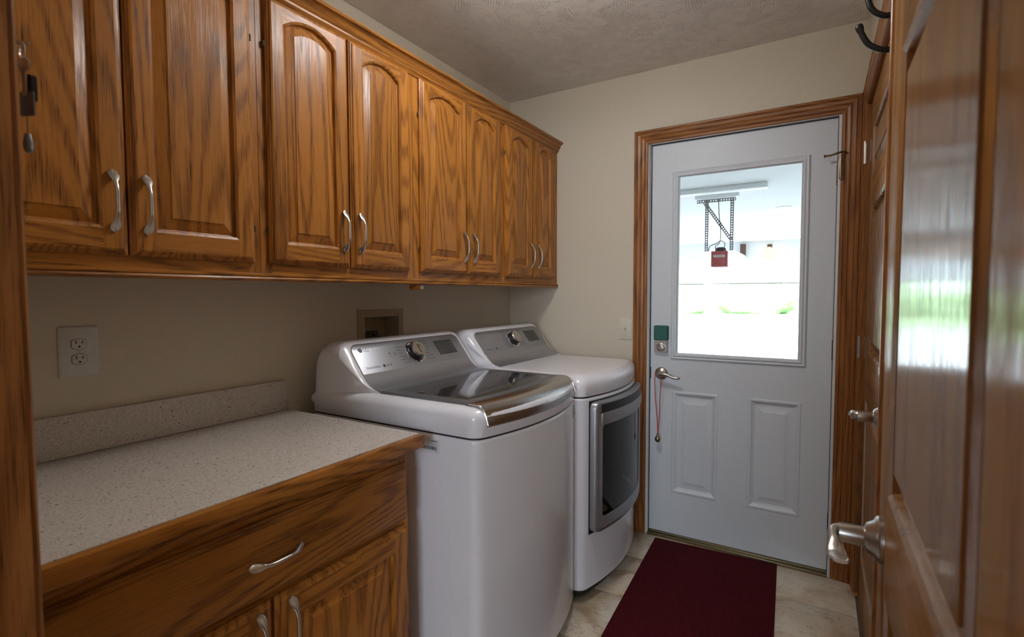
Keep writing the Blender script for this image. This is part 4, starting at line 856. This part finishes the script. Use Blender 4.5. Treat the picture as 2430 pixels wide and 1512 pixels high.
# outside the garage
tag(MB().box(-4, 5, GY + 0.15, 26, GZ - 0.12, GZ - 0.02).build('driveway', 'concrete'), 'pale concrete driveway outside the open garage', 'driveway', kind='structure')
tag(MB().box(-40, -4, GY + 0.15, 26, GZ - 0.12, GZ - 0.03).box(5, 40, GY + 0.15, 26, GZ - 0.12, GZ - 0.03).box(-40, 40, 26, 60, GZ - 0.12, GZ - 0.03).build('lawn', 'lawn'), 'green lawn beyond the driveway', 'lawn', kind='structure')
def hedge(x, y, rx, rz):
    mb = MB(); n, m_ = 22, 12; loops = []
    for j in range(m_):
        t = j / (m_ - 1); rr_ = rx * (0.75 + 0.25 * math.sin(PI * min(1, t * 1.6))) * math.sqrt(max(0.01, 1 - t ** 3))
        loops.append([(rr_ * (1 + 0.12 * math.sin(5 * a + j) + 0.07 * random.uniform(-1, 1)) * math.cos(a), 0.8 * rr_ * (1 + 0.1 * math.sin(4 * a + 2 * j)) * math.sin(a), rz * t) for a in (2 * PI * k / n for k in range(n))])
    mb.loft(loops, True, True, True); return mb
for k, (x, y, rx, rz) in enumerate(((-9, 40, 3.2, 4.4), (-3, 43, 3.0, 3.6), (3.5, 41, 3.4, 5.0), (10, 44, 3.6, 4.6))):
    t = hedge(x, y, rx, rz).build('garden_shrub', 'leaf', None, loc=(x, y, GZ - 0.04))
    tag(t, 'green shrub beyond the driveway, ' + ('leftmost', 'second from left', 'third from left', 'rightmost')[k], 'shrub', 'shrubs beyond the driveway')
# ------------------------------------------------------------------ room behind the viewer, with its window
BY = -5.6
tag(MB().box(-1.6, 3.6, BY, FY - 0.12, -0.06, 0.0).build('hall_floor', 'oak_y'), 'wood floor of the room behind the viewer', 'floor', kind='structure')
tag(MB().box(-1.6, 3.6, BY, FY - 0.12, RZ, RZ + 0.05).build('hall_ceiling', 'ceiling'), 'ceiling of the room behind the viewer', 'ceiling', kind='structure')
hw_ = MB().box(3.6, 3.7, BY, FY - 0.12, 0, RZ).box(-1.6, 1.5, BY - 0.1, BY, 0, RZ).box(2.8, 3.6, BY - 0.1, BY, 0, RZ).box(1.5, 2.8, BY - 0.1, BY, 0, 0.95).box(1.5, 2.8, BY - 0.1, BY, 2.15, RZ).box(-1.7, -1.6, BY, FY - 0.12, 0, RZ).box(-1.6, -0.1, FY - 0.12, FY, 0, RZ).box(RX + 0.1, 3.6, FY - 0.12, FY, 0, RZ)
tag(hw_.build('hall_wall', 'wall'), 'beige walls of the room behind the viewer', 'wall', kind='structure')
wn = empty('window_1', (2.15, BY - 0.05, 0.95), 'white framed window in the room behind the viewer', 'window', kind='structure')
wfr = MB().box(-0.65, -0.60, -0.04, 0.04, 0, 1.2).box(0.60, 0.65, -0.04, 0.04, 0, 1.2).box(-0.60, 0.60, -0.04, 0.04, 0, 0.05).box(-0.60, 0.60, -0.04, 0.04, 1.15, 1.2).box(-0.02, 0.02, -0.03, 0.03, 0.05, 1.15)
wfr.build('window_frame', 'jamb_white', wn)
portal('garage_opening_portal', (0.5, GY + 0.16, 0.8), (-PI / 2, 0, 0), 6.2, 2.2)
portal('hall_window_portal', (2.15, BY - 0.1, 1.55), (PI / 2, 0, 0), 1.3, 1.2)
